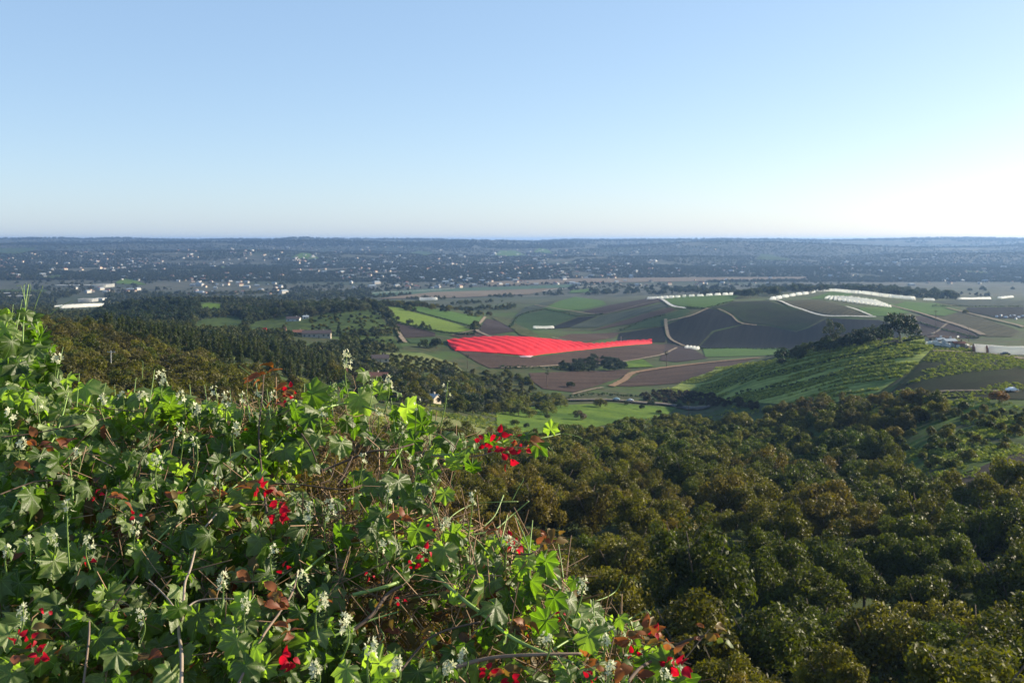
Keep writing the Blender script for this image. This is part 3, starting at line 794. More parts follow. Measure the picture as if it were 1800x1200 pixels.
def scatter(name, pts, source_meshes, label=None, kind='stuff', mat_cols=None):
    """one uncountable mass: points carrying instances of a few plant meshes (geometry nodes)"""
    P = np.array([(p[0], p[1], float(p[3]) if len(p) > 3 else 0) for p in pts], np.float32)
    if len(pts[0]) <= 3: P[:, 2] = ground(P[:, 0], P[:, 1])
    sc = np.array([p[2] for p in pts], np.float32)
    me = bpy.data.meshes.new(name)
    me.vertices.add(len(P)); me.vertices.foreach_set('co', P.ravel())
    a_ = me.attributes.new('size', 'FLOAT', 'POINT'); a_.data.foreach_set('value', sc)
    o = link(name, me)
    ng = bpy.data.node_groups.new(name + '_nodes', 'GeometryNodeTree')
    ng.interface.new_socket('Geometry', in_out='INPUT', socket_type='NodeSocketGeometry')
    ng.interface.new_socket('Geometry', in_out='OUTPUT', socket_type='NodeSocketGeometry')
    N, L = ng.nodes, ng.links
    gi, go = N.new('NodeGroupInput'), N.new('NodeGroupOutput')
    join = N.new('GeometryNodeJoinGeometry')
    K = len(source_meshes)
    rv = N.new('FunctionNodeRandomValue'); rv.data_type = 'INT'
    rv.inputs['Min'].default_value = 0; rv.inputs['Max'].default_value = K - 1
    rr = N.new('FunctionNodeRandomValue'); rr.data_type = 'FLOAT_VECTOR'
    rr.inputs['Max'].default_value = (0, 0, 6.28)
    na = N.new('GeometryNodeInputNamedAttribute'); na.data_type = 'FLOAT'; na.inputs['Name'].default_value = 'size'
    for k, sm in enumerate(source_meshes):
        src = bpy.data.objects.new(name + '_source', sm)
        oi = N.new('GeometryNodeObjectInfo'); oi.inputs['Object'].default_value = src
        oi.inputs['As Instance'].default_value = True
        cmp_ = N.new('FunctionNodeCompare'); cmp_.data_type = 'INT'; cmp_.operation = 'EQUAL'
        L.new(rv.outputs[2], cmp_.inputs[2]); cmp_.inputs[3].default_value = k
        ip = N.new('GeometryNodeInstanceOnPoints')
        L.new(gi.outputs[0], ip.inputs['Points']); L.new(cmp_.outputs[0], ip.inputs['Selection'])
        L.new(oi.outputs['Geometry'], ip.inputs['Instance']); L.new(rr.outputs[0], ip.inputs['Rotation'])
        L.new(na.outputs[0], ip.inputs['Scale'])
        L.new(ip.outputs[0], join.inputs[0])
    L.new(join.outputs[0], go.inputs[0])
    md = o.modifiers.new('scatter', 'NODES'); md.node_group = ng
    tag(o, label, None, None, kind)
    return o

FAR_A = leaf_mat('far_leaf', 'random', (0.022, 0.033, 0.016), (0.046, 0.052, 0.028), 0.15, 0.7, 0.15)
OLIVE_LEAF = leaf_mat('grove_leaf', 'random', (0.050, 0.068, 0.009), (0.108, 0.096, 0.012), 0.3, 0.55, 0.13)
WEED = leaf_mat('weed_leaf', 'random', (0.07, 0.105, 0.014), (0.27, 0.275, 0.045), 0.25, 0.6, 0.2)
def clump_mesh(name, seed, mat, nl=1500, k=16, rad=4.3, h=7.2, L0=.4, W0=.2, z0=1.0, rb=(1.0, 1.9)):
    r = np.random.default_rng(seed)
    v, f, tint = crown_np(seed, dome_blobs(r, k, rad, h, z0, rb), nl, L0, W0, up=.3)
    return mesh_np(name, v, f, mat, False, {'tint': tint})
r_ = np.random.default_rng(12)
for k in range(120):                                             # the grove goes on behind the hedge
    x_, y_ = r_.uniform(-75, -4), r_.uniform(62, 235)
    if V0 - float(ground(x_, y_)) / y_ * F > 760 and U0 + x_ / y_ * F < 560: rest.append((x_, y_, r_.uniform(.8, 1.15)))
if rest:
    scatter('grove_trees', rest, [clump_mesh('grove', 1500 + k, OLIVE_LEAF, 2400, 18, 4.6, 8.2, .34, .16, 1.2, (.9, 1.8)) for k in range(4)], 'distant rows of the avocado grove')

# --- woods and trees of the middle distance: (name, kind, outline, spacing, size range, colours, label, group)
def wood(name, kind, poly, spacing, size, cols_, label, group, cat='tree', gap=.1, zs=1.0, cap=200, rot=.4, jit=.6):
    X, Y, u, v = grid_in(poly, spacing, jit, rot, gap, abs(hash(label)) % 1000 if False else len(label) * 7 + len(poly), 3000)
    for i in np.random.default_rng(len(poly)).permutation(len(X))[:cap]:
        j = random.randrange(len(cols_))
        lab = label[j % len(label)] if isinstance(label, (list, tuple)) else label
        ulo, uhi, vlo, vhi = min(p[0] for p in poly), max(p[0] for p in poly), min(p[1] for p in poly), max(p[1] for p in poly)
        a_, b_ = (u[i] - max(ulo, 0)) / (min(uhi, 1800) - max(ulo, 0)), (v[i] - vlo) / (vhi - vlo)
        s_ = random.uniform(*size)
        q_ = (s_ - size[0]) / (size[1] - size[0])
        where = ', ' + ('upper ' if b_ < .38 else 'lower ' if b_ > .62 else '') + ('left end' if a_ < .22 else 'left half' if a_ < .5 else 'right half' if a_ < .78 else 'right end')
        lab = ('smaller ' if q_ < .3 else 'larger ' if q_ > .7 else '') + lab + where
        plant(name, kind, X[i], Y[i], s_, cols_[j], lab, cat, group, zs)
    return len(X)

cnt = {}
cnt['left'] = wood('orchard_tree', 'round', [(-40, 640), (0, 596), (60, 585), (150, 588), (230, 612), (320, 640), (430, 662), (560, 712), (600, 745), (480, 790), (250, 780), (-40, 760)], 8.2, (.8, 1.1),
     [(0.088, 0.078, 0.018), OLIV, (0.075, 0.068, 0.02), GREEN], ['bronze orchard tree on the slope behind the hedge', 'olive orchard tree on the slope behind the hedge', 'tawny orchard tree on the slope behind the hedge', 'green orchard tree on the slope behind the hedge'], 'orchard trees on the left slope', cap=290, gap=.04)
cnt['ever'] = wood('evergreen_tree', 'cone', [(130, 590), (200, 583), (300, 590), (440, 612), (560, 640), (640, 672), (560, 690), (430, 655), (300, 630), (180, 606)], 7.5, (.75, 1.0),
     [(0.04, 0.056, 0.014), (0.058, 0.072, 0.018)], ['dark evergreen in the slanting rows behind the left slope', 'deep green evergreen in the slanting rows behind the left slope'], 'dark evergreens behind the left slope', cap=190, rot=.9, jit=.3)
cnt['knoll'] = wood('oak_tree', 'round', [(160, 568), (190, 548), (260, 538), (330, 538), (350, 548), (330, 572), (200, 580)], 12, (1.2, 1.9), [DARK, (.032, .048, .014), DARK],
     ['dark tree in the wood on the left knoll', 'green tree in the wood on the left knoll', 'blackish tree in the wood on the left knoll'], 'trees of the wood on the left knoll', cap=150)
cnt['ridge'] = wood('ridge_tree', 'round', [(395, 552), (430, 545), (520, 540), (590, 538), (660, 536), (668, 545), (600, 552), (520, 560), (440, 566)], 12, (1.1, 1.8), [DARK, (.035, .05, .015), GREYG],
     ['dark tree on the low ridge above the pasture', 'green tree on the low ridge above the pasture', 'grey green tree on the low ridge above the pasture'], 'trees on the low ridge above the pasture', cap=130)
cnt['wind'] = wood('windbreak_tree', 'round', [(684, 541), (740, 542), (800, 552), (862, 563), (862, 556), (800, 546), (740, 537), (690, 536)], 8, (.8, 1.2), [(0.06, 0.055, 0.02), DARK, OLIV],
     ['brownish tree of the windbreak behind the striped fields', 'dark tree of the windbreak behind the striped fields', 'olive tree of the windbreak behind the striped fields'], 'windbreak behind the striped fields', cap=60)
cnt['valley'] = wood('valley_tree', 'round', [(560, 655), (640, 660), (740, 662), (790, 662), (830, 668), (850, 690), (880, 706), (870, 735), (800, 728), (700, 712), (640, 705), (600, 690)], 11.5, (.8, 1.4), [DARK, GREEN, OLIV, GREYG],
     ['dark tree around the valley houses', 'green tree around the valley houses', 'olive tree around the valley houses', 'grey green tree around the valley houses'], 'trees around the valley houses', cap=150, gap=.16)
cnt['under'] = wood('shade_tree', 'round', [(420, 590), (520, 592), (640, 602), (700, 618), (760, 605), (785, 610), (760, 616), (660, 614), (560, 616), (440, 606)], 12, (.7, 1.1), [DARK, GREEN],
     ['dark tree below the pasture and fields', 'green tree below the pasture and fields'], 'trees below the pasture and fields', cap=80)
cnt['clump'] = wood('oak_tree', 'round', [(985, 652), (1000, 637), (1040, 630), (1090, 636), (1100, 648), (1060, 655)], 7, (.6, .9), [DARK, (0.02, 0.035, 0.02)],
     ['dark oak in the clump below the red cover', 'blackish oak in the clump below the red cover'], 'dark oaks below the red cover', cap=40)
cnt['river'] = wood('willow_bush', 'round', [(880, 706), (910, 700), (985, 704), (990, 726), (930, 736), (885, 730)], 7.5, (.7, 1.0), [YELG, OLIV, (0.09, 0.10, 0.03)],
     ['yellow green willow beside the bright meadow', 'olive willow beside the bright meadow', 'soft green willow beside the bright meadow'], 'willows beside the bright meadow', 'willow', cap=40)
cnt['crest'] = wood('crest_tree', 'round', [(1360, 640), (1400, 620), (1450, 608), (1500, 598), (1560, 590), (1565, 602), (1500, 612), (1440, 628), (1375, 642)], 6, (.7, 1.25), [DARK, (.03, .045, .014), DARK],
     ['dark tree along the crest of the near hill', 'green tree along the crest of the near hill', 'grey green tree along the crest of the near hill'], 'trees along the crest of the near hill', cap=44, gap=.3)
cnt['hilltop'] = wood('hilltop_tree', 'round', [(1285, 520), (1340, 514), (1420, 508), (1500, 506), (1580, 512), (1640, 518), (1690, 522), (1690, 527), (1620, 524), (1500, 513), (1440, 513), (1360, 524), (1300, 526)], 13, (1.3, 2.2), [DARK, (.03, .045, .014), (.04, .055, .018)],
     ['dark tree of the wood crowning the far right hill', 'green tree of the wood crowning the far right hill', 'olive tree of the wood crowning the far right hill'], 'wood crowning the far right hill', cap=260)
cnt['line'] = wood('field_tree', 'round', [(1030, 520), (1040, 512), (1130, 510), (1290, 508), (1290, 518), (1230, 516), (1130, 518)], 16, (1.1, 2.0), [DARK, (.035, .05, .016)],
     ['dark tree in the line behind the middle hills', 'green tree in the line behind the middle hills'], 'trees in the line behind the middle hills', cap=90)
cnt['right'] = wood('slope_tree', 'broad', [(1340, 738), (1400, 718), (1480, 712), (1560, 705), (1640, 715), (1660, 745), (1590, 760), (1560, 800), (1500, 760), (1420, 752)], 8.5, (.7, 1.05), [OLIV, (0.09, 0.08, 0.02), GREEN, BRONZE],
     ['olive tree at the foot of the row-planted hill', 'golden olive tree at the foot of the row-planted hill', 'green tree at the foot of the row-planted hill', 'bronze tree at the foot of the row-planted hill'], 'trees at the foot of the row-planted hill', cap=80, gap=.12)
cnt['young'] = wood('young_avocado_tree', 'young', [(1540, 800), (1590, 745), (1640, 715), (1800, 722), (1870, 730), (1870, 765), (1700, 820), (1610, 845)], 6.6, (.8, 1.5), [OLIV, YELG, GREEN, (0.075, 0.085, 0.02)],
     ['young olive avocado tree on the green terraced slope', 'young yellowish avocado tree on the green terraced slope', 'young dark avocado tree on the green terraced slope', 'young pale green avocado tree on the green terraced slope'], 'young avocado trees on the terraced slope', 'young tree', cap=140, gap=.35)
cnt['hedge'] = wood('thorn_bush', 'young', [(1120, 698), (1150, 689), (1240, 694), (1330, 712), (1330, 722), (1230, 712), (1130, 706)], 3.6, (.9, 1.5), [(0.05, 0.042, 0.035), (0.06, 0.05, 0.03)],
     ['brown thorn bush in the strip above the road', 'purplish thorn bush in the strip above the road'], 'thorn bushes above the road', 'bush', cap=120)
cnt['scrub'] = wood('scrub_bush', 'young', [(820, 656), (880, 652), (925, 664), (945, 690), (880, 703), (830, 700)], 4.5, (.9, 1.8), [OLIV, GREEN, (0.08, 0.075, 0.03)],
     ['olive scrub bush on the bank below the red cover', 'green scrub bush on the bank below the red cover', 'tawny scrub bush on the bank below the red cover'], 'scrub bushes on the bank below the red cover', 'bush', cap=90)
cnt['lemon'] = wood('citrus_tree', 'young', [(640, 640), (660, 622), (740, 630), (800, 642), (820, 660), (730, 655), (660, 652)], 6.5, (1.0, 1.4), [GREEN, OLIV],
     ['green citrus tree in the grass rows left of the red cover', 'olive citrus tree in the grass rows left of the red cover'], 'citrus trees in the grass rows', 'citrus tree', cap=110, jit=.2)
cnt['past'] = wood('pasture_tree', 'young', [(475, 580), (510, 566), (600, 548), (655, 546), (684, 577), (690, 590), (710, 610), (660, 618), (612, 610), (600, 590), (510, 590)], 9, (.8, 1.6), [GREEN, DARK, OLIV],
     ['green shrub dotted over the rough pasture', 'dark shrub dotted over the rough pasture', 'olive shrub dotted over the rough pasture'], 'shrubs dotted over the rough pasture', 'shrub', cap=110)
print('COUNTS', cnt, 'grove', len(order), 'rest', len(rest))

SINGLE = [
 ('conifer', 'cone', 595, 590, 1.15, DARK, 'tall dark conifer standing beside the dark-roofed house', 'conifer'),
 ('shade_tree', 'round', 1002, 681, .75, DARK, 'small round dark tree alone in the lower dirt field', 'tree'),
 ('shade_tree', 'round', 1055, 716, .95, OLIV, 'round olive tree beside the road at the meadow edge', 'tree'),
 ('bare_tree', 'round', 1020, 738, .72, (0.12, 0.095, 0.075), 'greyish bare-twigged tree on the bright meadow', 'tree'),
 ('poplar_tree', 'cone', 848, 705, 1.0, YELG, 'slender yellow green tree between the valley houses', 'tree'),
 ('rusty_tree', 'round', 1757, 708, .72, RUST, 'rust orange tree beside the white car', 'tree'),
 ('big_oak_tree', 'round', 1582, 600, 1.95, (0.018, 0.032, 0.012), 'largest dark oak on the crest of the near hill', 'tree'),
 ('eucalyptus_tree', 'tall', 1464, 612, 1.2, (0.028, 0.04, 0.02), 'tall loose dark eucalyptus on the crest left of the oak', 'tree'),
 ('eucalyptus_tree', 'tall', 1530, 601, .7, (0.03, 0.042, 0.02), 'shorter eucalyptus close to the left of the largest oak', 'tree'),
 ('fan_palm', 'palm', 962, 681, 1.0, (0.05, 0.06, 0.03), 'fan palm at the edge of the lower dirt field', 'palm'),
 ('fan_palm', 'palm', 1210, 738, .85, (0.06, 0.065, 0.025), 'fan palm standing beside the road', 'palm'),
 ('fan_palm', 'palm', 1172, 646, 1.2, (0.045, 0.05, 0.03), 'fan palm on the slope right of the red cover', 'palm'),
 ('fan_palm', 'palm', 1425, 735, .8, (0.05, 0.065, 0.03), 'fan palm among the trees at the foot of the green hill', 'palm'),
 ('fan_palm', 'palm', 822, 648, .9, (0.03, 0.045, 0.02), 'dark fan palm just left below the red cover', 'palm'),
 ('big_oak_tree', 'round', 1256, 512, 2.6, (0.022, 0.036, 0.018), 'big distant oak behind the middle hills', 'tree'),
 ('big_oak_tree', 'round', 720, 541, 1.5, (0.018, 0.03, 0.014), 'largest dark oak at the left end of the windbreak', 'tree'),
 ('big_oak_tree', 'round', 640, 537, 1.5, (0.018, 0.03, 0.014), 'largest dark tree at the right end of the low ridge', 'tree'),
 ('big_oak_tree', 'round', 767, 612, 1.35, (0.02, 0.034, 0.014), 'large dark tree at the left tip of the red cover', 'tree'),
 ('field_tree', 'round', 1697, 552, .9, OLIV, 'olive tree alone among the far right fields', 'tree'),
 ('field_tree', 'round', 1705, 512, 1.3, DARK, 'dark rounded tree beyond the long white cover', 'tree'),
 ('field_tree', 'round', 1728, 512, 1.9, DARK, 'broadest dark tree beyond the long white cover', 'tree'),
 ('field_tree', 'round', 1780, 511, 1.3, DARK, 'dark tree at the right frame edge beyond the long white cover', 'tree'),
]
for nm, kd, uu, vv_, s, col, lab, cat in SINGLE:
    p = at(uu, vv_); plant(nm, kd, p.x, p.y, s, col, lab, cat, None, 1.15 if nm == 'big_oak_tree' and uu > 1500 else 1.0)
for uu, vv_, s in ((905, 748, .5), (962, 738, .42), (1012, 729, .38), (1128, 721, .5), (1158, 727, .42), (884, 764, .6), (1040, 757, .4), (1082, 748, .35), (985, 760, .55), (1100, 712, .45), (1145, 713, .55), (1195, 717, .5), (925, 752, .36)):
    p = at(uu, vv_); plant('meadow_bush', 'round', p.x, p.y, s, random.choice((DARK, OLIV, GREEN)), 'low round bush scattered over the bright meadow', 'bush', 'bushes on the bright meadow')
for k, uu in enumerate((408, 418, 429, 441, 452, 463, 474, 487, 496)):
    p = at(uu, 551 - (k % 3)); plant('fan_palm', 'palm', p.x, p.y, random.uniform(.9, 1.25), (0.045, 0.055, 0.025), 'fan palm in the row on the low ridge at left', 'palm', 'fan palms on the low ridge')

# --- far woods and gardens of the town: one uncountable mass
far_src = [clump_mesh('far_tree', 1600 + k, FAR_A, 130, 7, 4.0, 8.0, 1.1, .7, .5, (1.4, 2.2)) for k in range(4)]
far_pts = []
def far_fill(n, y0, y1, size, dens, seed, power=1.0, u0=-150, u1=1950):
    r = np.random.default_rng(seed)
    ly = np.log(y0) + (np.log(y1) - np.log(y0)) * r.uniform(size=n) ** power
    u = r.uniform(u0, u1, n); Y = np.exp(ly); X = (u - U0) / F * Y
    v = V0 - ground_ul(u, ly) * F / Y
    nz = vnoise(X / 260, Y / 420, 40) + .6 * vnoise(X / 90, Y / 150, 41)
    k = nz > dens
    for poly, mat, rk in FIELDS:
        ys_ = [p[1] for p in poly]
        k &= ~in_poly(u, v, poly)
    k &= ~in_poly(u, v, [(1030, 620), (900, 575), (960, 530), (1010, 520), (1160, 521), (1300, 519), (1450, 510), (1640, 528), (1870, 520), (1870, 660), (1030, 660)])
    k &= ~in_poly(u, v, [(90, 548), (100, 530), (190, 498), (180, 545)])
    for a, c in zip(X[k], Y[k]): far_pts.append((a, c, r.uniform(*size)))
far_fill(7000, 1500, 3600, (.5, 1.4), 0.1, 51)
far_fill(80000, 3300, 8200, (.45, 1.25), -0.3, 52)
far_fill(12000, 7500, 11500, (1.2, 2.4), -0.1, 53)
far_fill(5000, 7600, 8400, (1.2, 2.6), -0.3, 54)
far_fill(4000, 10200, 11600, (1.2, 2.8), -0.3, 55)
mid_pts = far_pts; far_pts_keep = list(far_pts); far_pts = []
far_fill(8000, 620, 1700, (.4, 1.1), 0.03, 56, u0=-150, u1=905)
far_fill(5000, 1600, 2700, (.5, 1.2), -0.05, 57, u0=-150, u1=905)
hide_ = [(842, 555, 915, 645), (512, 591, 605, 614), (610, 666, 705, 684), (505, 560, 545, 582), (505, 570, 605, 598), (470, 545, 560, 572), (235, 545, 300, 572), (445, 570, 510, 592), (660, 620, 690, 640), (95, 525, 190, 550)]
mp_ = []
for q in far_pts:
    uu, vv_ = px(q[0], q[1], float(ground(q[0], q[1])))
    if any(a <= uu <= c and b_ <= vv_ <= d for a, b_, c, d in hide_) or (vv_ > 712): continue
    mp_.append(q)
far_pts = far_pts_keep
MID_A = leaf_mat('mid_leaf', 'random', (0.022, 0.038, 0.012), (0.072, 0.074, 0.018), 0.2, 0.65, 0.18)
scatter('mid_woods', mp_, [clump_mesh('mid_tree', 1650 + k, MID_A, 700, 12, 4.2, 8.0, .55, .3, .8, (1.0, 1.9)) for k in range(5)], 'scattered woods and gardens filling the middle slopes at left')
scatter('far_woods', far_pts, far_src, 'far woods and gardens spread over the town hills')

# weeds in broken rows over the near hill on the right
wp = []
hillpoly = FIELDS[[i for i, f in enumerate(FIELDS) if f[1] is HILLGRASS][0]][0]
r = np.random.default_rng(77)
cs = [at(*p) for p in hillpoly]
A = np.array([(p.x, p.y) for p in cs]); lo, hi = A.min(0), A.max(0)
X = r.uniform(lo[0], hi[0], 60000); Y = r.uniform(lo[1], hi[1], 60000)
Z = ground(X, Y); u, v = px(X, Y, Z)
al, ac = X * math.cos(ROW) + Y * math.sin(ROW), -X * math.sin(ROW) + Y * math.cos(ROW)
row = np.sin(ac / 7.5 * 2 * math.pi + 2.2 * vnoise(al / 55, ac / 40, 61))
k = in_poly(u, v, hillpoly) & (row + 3.4 * vnoise(al / 30, ac / 8, 62) > 0.5)
wp = [(a, c, s) for a, c, s in zip(X[k], Y[k], r.uniform(.35, 1.05, k.sum()))]
weed_src = [clump_mesh('weed', 1700 + k, WEED, 60, 5, 1.2, 1.5, .3, .16, .1, (.4, .7)) for k in range(3)]
scatter('weeds', wp, weed_src, 'weedy green growth in broken rows on the near hill')
others = [FIELDS[i][0] for i, f in enumerate(FIELDS) if f[1] in (SLOPE, BARE) or (f[1] is SHADY and f[0][0][0] > 1600)]
for q_, n_, s0, s1 in ((others[0], 2600, .25, .7), (others[1], 5200, .25, .8), (others[2], 500, .2, .5)):
    cs = [at(*p) for p in q_ if p[0] < 1860]; A = np.array([(p.x, p.y) for p in cs]); lo, hi = A.min(0), A.max(0)
    X = r.uniform(lo[0], hi[0] + 30, n_ * 3); Y = r.uniform(lo[1], hi[1], n_ * 3); Z = ground(X, Y); u, v = px(X, Y, Z)
    k = in_poly(u, v, q_) & (vnoise(X / 16, Y / 16, 64) > -.05)
    wp2 = [(a, c, s) for a, c, s in zip(X[k], Y[k], r.uniform(s0, s1, k.sum()))][:n_]
    if wp2: scatter('weeds', wp2, weed_src, 'low weeds tufted over the slope on the right')
def hedgerow(pts, label, h=2.2, w=2.0):
    P = smooth_path([at(*p) for p in pts], 24); rr = np.random.default_rng(len(label)); bl = []
    L_ = sum((P[i + 1] - P[i]).length for i in range(len(P) - 1)); o0 = P[0].copy()
    for k in range(int(L_ / 1.6)):
        t = k / (L_ / 1.6) * (len(P) - 1); i = min(int(t), len(P) - 2); q = P[i].lerp(P[i + 1], t - i)
        x, y = q.x + rr.normal() * w * .3, q.y + rr.normal() * w * .3
        bl.append((x - o0.x, y - o0.y, float(ground(x, y)) - o0.z + h * rr.uniform(.3, .6), rr.uniform(.6, 1.2) * h * .5))
    R_ = np.array(bl); n = len(bl) * 14
    d = rr.normal(size=(n, 3)); d[:, 2] = np.abs(d[:, 2]); d /= np.linalg.norm(d, axis=1)[:, None]
    pk = np.arange(n) % len(bl); p = R_[pk, :3] + d * R_[pk, 3:4]
    t = np.cross(d + .5 * rr.normal(size=(n, 3)), rr.normal(size=(n, 3))); t /= np.linalg.norm(t, axis=1)[:, None]; b_ = np.cross(d, t)
    v = np.stack([p - t * .6, p - b_ * .35, p + t * .6, p + b_ * .35], 1).reshape(-1, 3)
    o = link('hedgerow', mesh_np('hedgerow', v, np.arange(n * 4).reshape(-1, 4), LEAF, False, {'tint': np.repeat(rr.uniform(.7, 1.3, n), 4)}))
    o.location = o0; o.color = (.022, .04, .014, 1); tag(o, label, 'hedge', 'dark hedgerows between the fields')
for pts, lab, h in [([(676, 541), (690, 563), (740, 579), (788, 588), (834, 590)], 'dark hedgerow along the lower edge of the bright striped field', 3), ([(688, 538), (743, 552), (800, 568), (842, 581)], 'dark hedgerow dividing the two striped fields', 2.5), ([(520, 591), (600, 591), (690, 592)], 'low dark hedgerow under the rough pasture', 3),
   ([(672, 541), (682, 560), (700, 592)], 'short hedgerow beside the pale track left of the striped fields', 2), ([(896, 576), (912, 557), (960, 545)], 'hedgerow on the left rim of the middle hills', 3), ([(960, 545), (1012, 556), (1060, 553)], 'hedgerow crossing the middle hills below the round green field', 2.5),
   ([(1090, 582), (1130, 566), (1170, 555)], 'dark hedgerow left of the pale track on the middle hills', 3), ([(1205, 541), (1245, 542), (1290, 531)], 'hedgerow below the green field edge with tunnels', 2.5), ([(1590, 556), (1640, 575), (1720, 596)], 'hedgerow beside the far right ploughed field', 2), ([(1640, 540), (1700, 541), (1800, 541)], 'dark strip of hedge across the far right fields', 4),
   ([(880, 648), (960, 650), (1010, 651)], 'dark hedge below the bank under the red cover', 3), ([(1000, 700), (1060, 696), (1120, 700)], 'low hedge on the far side of the road', 2.5), ([(1232, 614), (1300, 613), (1380, 613)], 'thin hedge at the foot of the dark hill', 2)]:
    hedgerow(pts, lab, h)
for pts, lab in (([(1600, 600), (1530, 618), (1440, 641), (1340, 662), (1240, 684)], 'dark strip of brush slanting down the green hill just below its crest'), ([(1618, 616), (1540, 640), (1450, 664), (1370, 682), (1290, 694)], 'lower dark strip of brush slanting across the green hill')):
    hedgerow(pts, lab, 1.5, 4.0)  # brush strips added in place of the shadow bands on the hill
# rough grass and scrub between trees on the slopes
gp = []
X = r.uniform(-260, 260, 40000); Y = r.uniform(95, 620, 40000); Z = ground(X, Y); u, v = px(X, Y, Z)
k = (u > -60) & (u < 1860) & (vnoise(X / 14, Y / 18, 63) > .08) & ~in_poly(u, v, FIELDS[[i for i, f in enumerate(FIELDS) if f[1] is MEADOW][-1]][0]) & ~in_poly(u, v, hillpoly)
k &= (v > 700) | (u < 560)
gp = [(a, c, s) for a, c, s in zip(X[k], Y[k], r.uniform(.35, .9, k.sum()))]
scatter('undergrowth', gp, weed_src, 'rough grass and weeds under the orchard trees')

# ------------------------------------------------------------------ houses, tunnels, vehicles
WHITE = plain('white_sheeting', (0.86, 0.86, 0.83), 0.5, .4, .08, .6)
_n = WHITE.node_tree; _t = _n.nodes.new('ShaderNodeBsdfTranslucent'); _t.inputs[0].default_value = (.95, .95, .9, 1)
_m = _n.nodes.new('ShaderNodeMixShader'); _m.inputs[0].default_value = .75
_n.links.new(_n.nodes['Principled BSDF'].outputs[0], _m.inputs[1]); _n.links.new(_t.outputs[0], _m.inputs[2]); _n.links.new(_m.outputs[0], _n.nodes['Material Output'].inputs[0])
WALLC = plain('cream_render', (0.42, 0.36, 0.28), .8, .2, .12, .8)
WALLW = plain('white_render', (0.50, 0.49, 0.46), .8, .2, .1, .8)
ROOFR = plain('clay_tiles', (0.16, 0.072, 0.05), .8, .2, .3, 2)
ROOFD = plain('dark_shingles', (0.07, 0.055, 0.055), .8, .2, .3, 2)
ROOFB = plain('pale_blue_roof', (0.24, 0.28, 0.31), .6, .3, .15, 1)
GLASS = plain('window_glass', (0.03, 0.04, 0.05), .1, .6, .1, 1)
RUSTM = plain('rusty_panel', (0.24, 0.105, 0.07), .8, .2, .3, 1.5)
WOOD = plain('weathered_wood', (0.20, 0.165, 0.13), .9, .1, .25, 3)
METAL = plain('galvanised_metal', (0.42, 0.43, 0.43), .45, .5, .1, 2, .6)
RUBBER = plain('tyre_rubber', (0.02, 0.02, 0.02), .8, .2, .1, 3)

def house(label, u, v, rz, w, d, h, roofm, wallm, cat='house', pitch=.45, name='house', Y=None):
    p = at(u, v)
    root = empty(name, p, rz); tag(root, label, cat, None)
    g = Geo(); g.box((0, 0, h / 2 - .6), (w, d, h + 1.2)); 
    rh = d * .5 * pitch
    g.add([(-w / 2, -d / 2, h), (-w / 2, d / 2, h), (-w / 2, 0, h + rh - .05), (w / 2, -d / 2, h), (w / 2, d / 2, h), (w / 2, 0, h + rh - .05)], [(0, 1, 2), (3, 5, 4)])
    link('wall', g.mesh('wall', wallm), root)
    g = Geo(); ov = .5; x = w / 2 + ov; y = d / 2 + ov; z0 = h - ov * pitch; z1 = h + rh; t = .18
    g.add([(-x, -y, z0), (x, -y, z0), (x, 0, z1), (-x, 0, z1), (-x, y, z0), (x, y, z0), (-x, -y, z0 + t), (x, -y, z0 + t), (x, 0, z1 + t), (-x, 0, z1 + t), (-x, y, z0 + t), (x, y, z0 + t)],
          [(0, 3, 2, 1), (3, 4, 5, 2), (6, 7, 8, 9), (9, 8, 11, 10), (0, 1, 7, 6), (4, 10, 11, 5), (0, 6, 9, 3), (3, 9, 10, 4), (1, 2, 8, 7), (2, 5, 11, 8)])
    ro = link('roof', g.mesh('roof', roofm), root)
    g = Geo(); g.box((w * .22, d * .12, h + rh * .8 + .5), (.8, .8, 1.6)); link('chimney', g.mesh('chimney', wallm), ro)
    wg = Geo(); wg.box((0, 0, 0), (1.5, .12, 1.3)); wm = wg.mesh('window', GLASS)
    n = max(2, int(w / 4))
    for s in (-1, 1):
        for i in range(n):
            if s == -1 and i == n // 2: continue
            o = link('window', wm, root); o.location = (-w / 2 + (i + .5) * w / n, s * d / 2, h * .55)
    g = Geo(); g.box((-w / 2 + (n // 2 + .5) * w / n, -d / 2, 1.05), (1.1, .12, 2.1)); link('door', g.mesh('door', WOOD), root)
    return root
house('long dark-roofed house with cream gable ends on the pasture', 557, 593, .12, 24, 10, 4, ROOFD, WALLC)
house('small cream house left of the dark-roofed house', 524, 589, .3, 9, 7, 3, ROOFR, WALLC)
house('broad red-tiled house among the valley trees', 650, 672, -.1, 20, 11, 3.6, ROOFR, WALLC, pitch=.4)
house('small red-tiled house left of the broad red-tiled house', 594, 662, .3, 9, 8, 3.2, ROOFR, WALLC)
house('red-tiled house with pale wall right of the broad one', 700, 690, .35, 9, 8, 3.6, ROOFR, WALLC)
house('small house with grey roof deep in the valley trees', 756, 706, -.5, 9, 7, 2.6, ROOFB, WALLC)
house('dark-roofed white shed above the pasture', 516, 565, .05, 14, 9, 3.4, ROOFD, WALLW, 'shed', name='shed')
house('white shed beside the dark-roofed shed', 537, 561, .4, 6, 5, 3, ROOFB, WALLW, 'shed', name='shed')
house('long bluish building among the trees of the left knoll', 265, 562, .1, 34, 12, 4, ROOFB, WALLW, 'building', pitch=.25, name='long_building')
house('brown-roofed house below the citrus rows', 668, 636, .2, 12, 9, 3.2, ROOFD, WALLC)

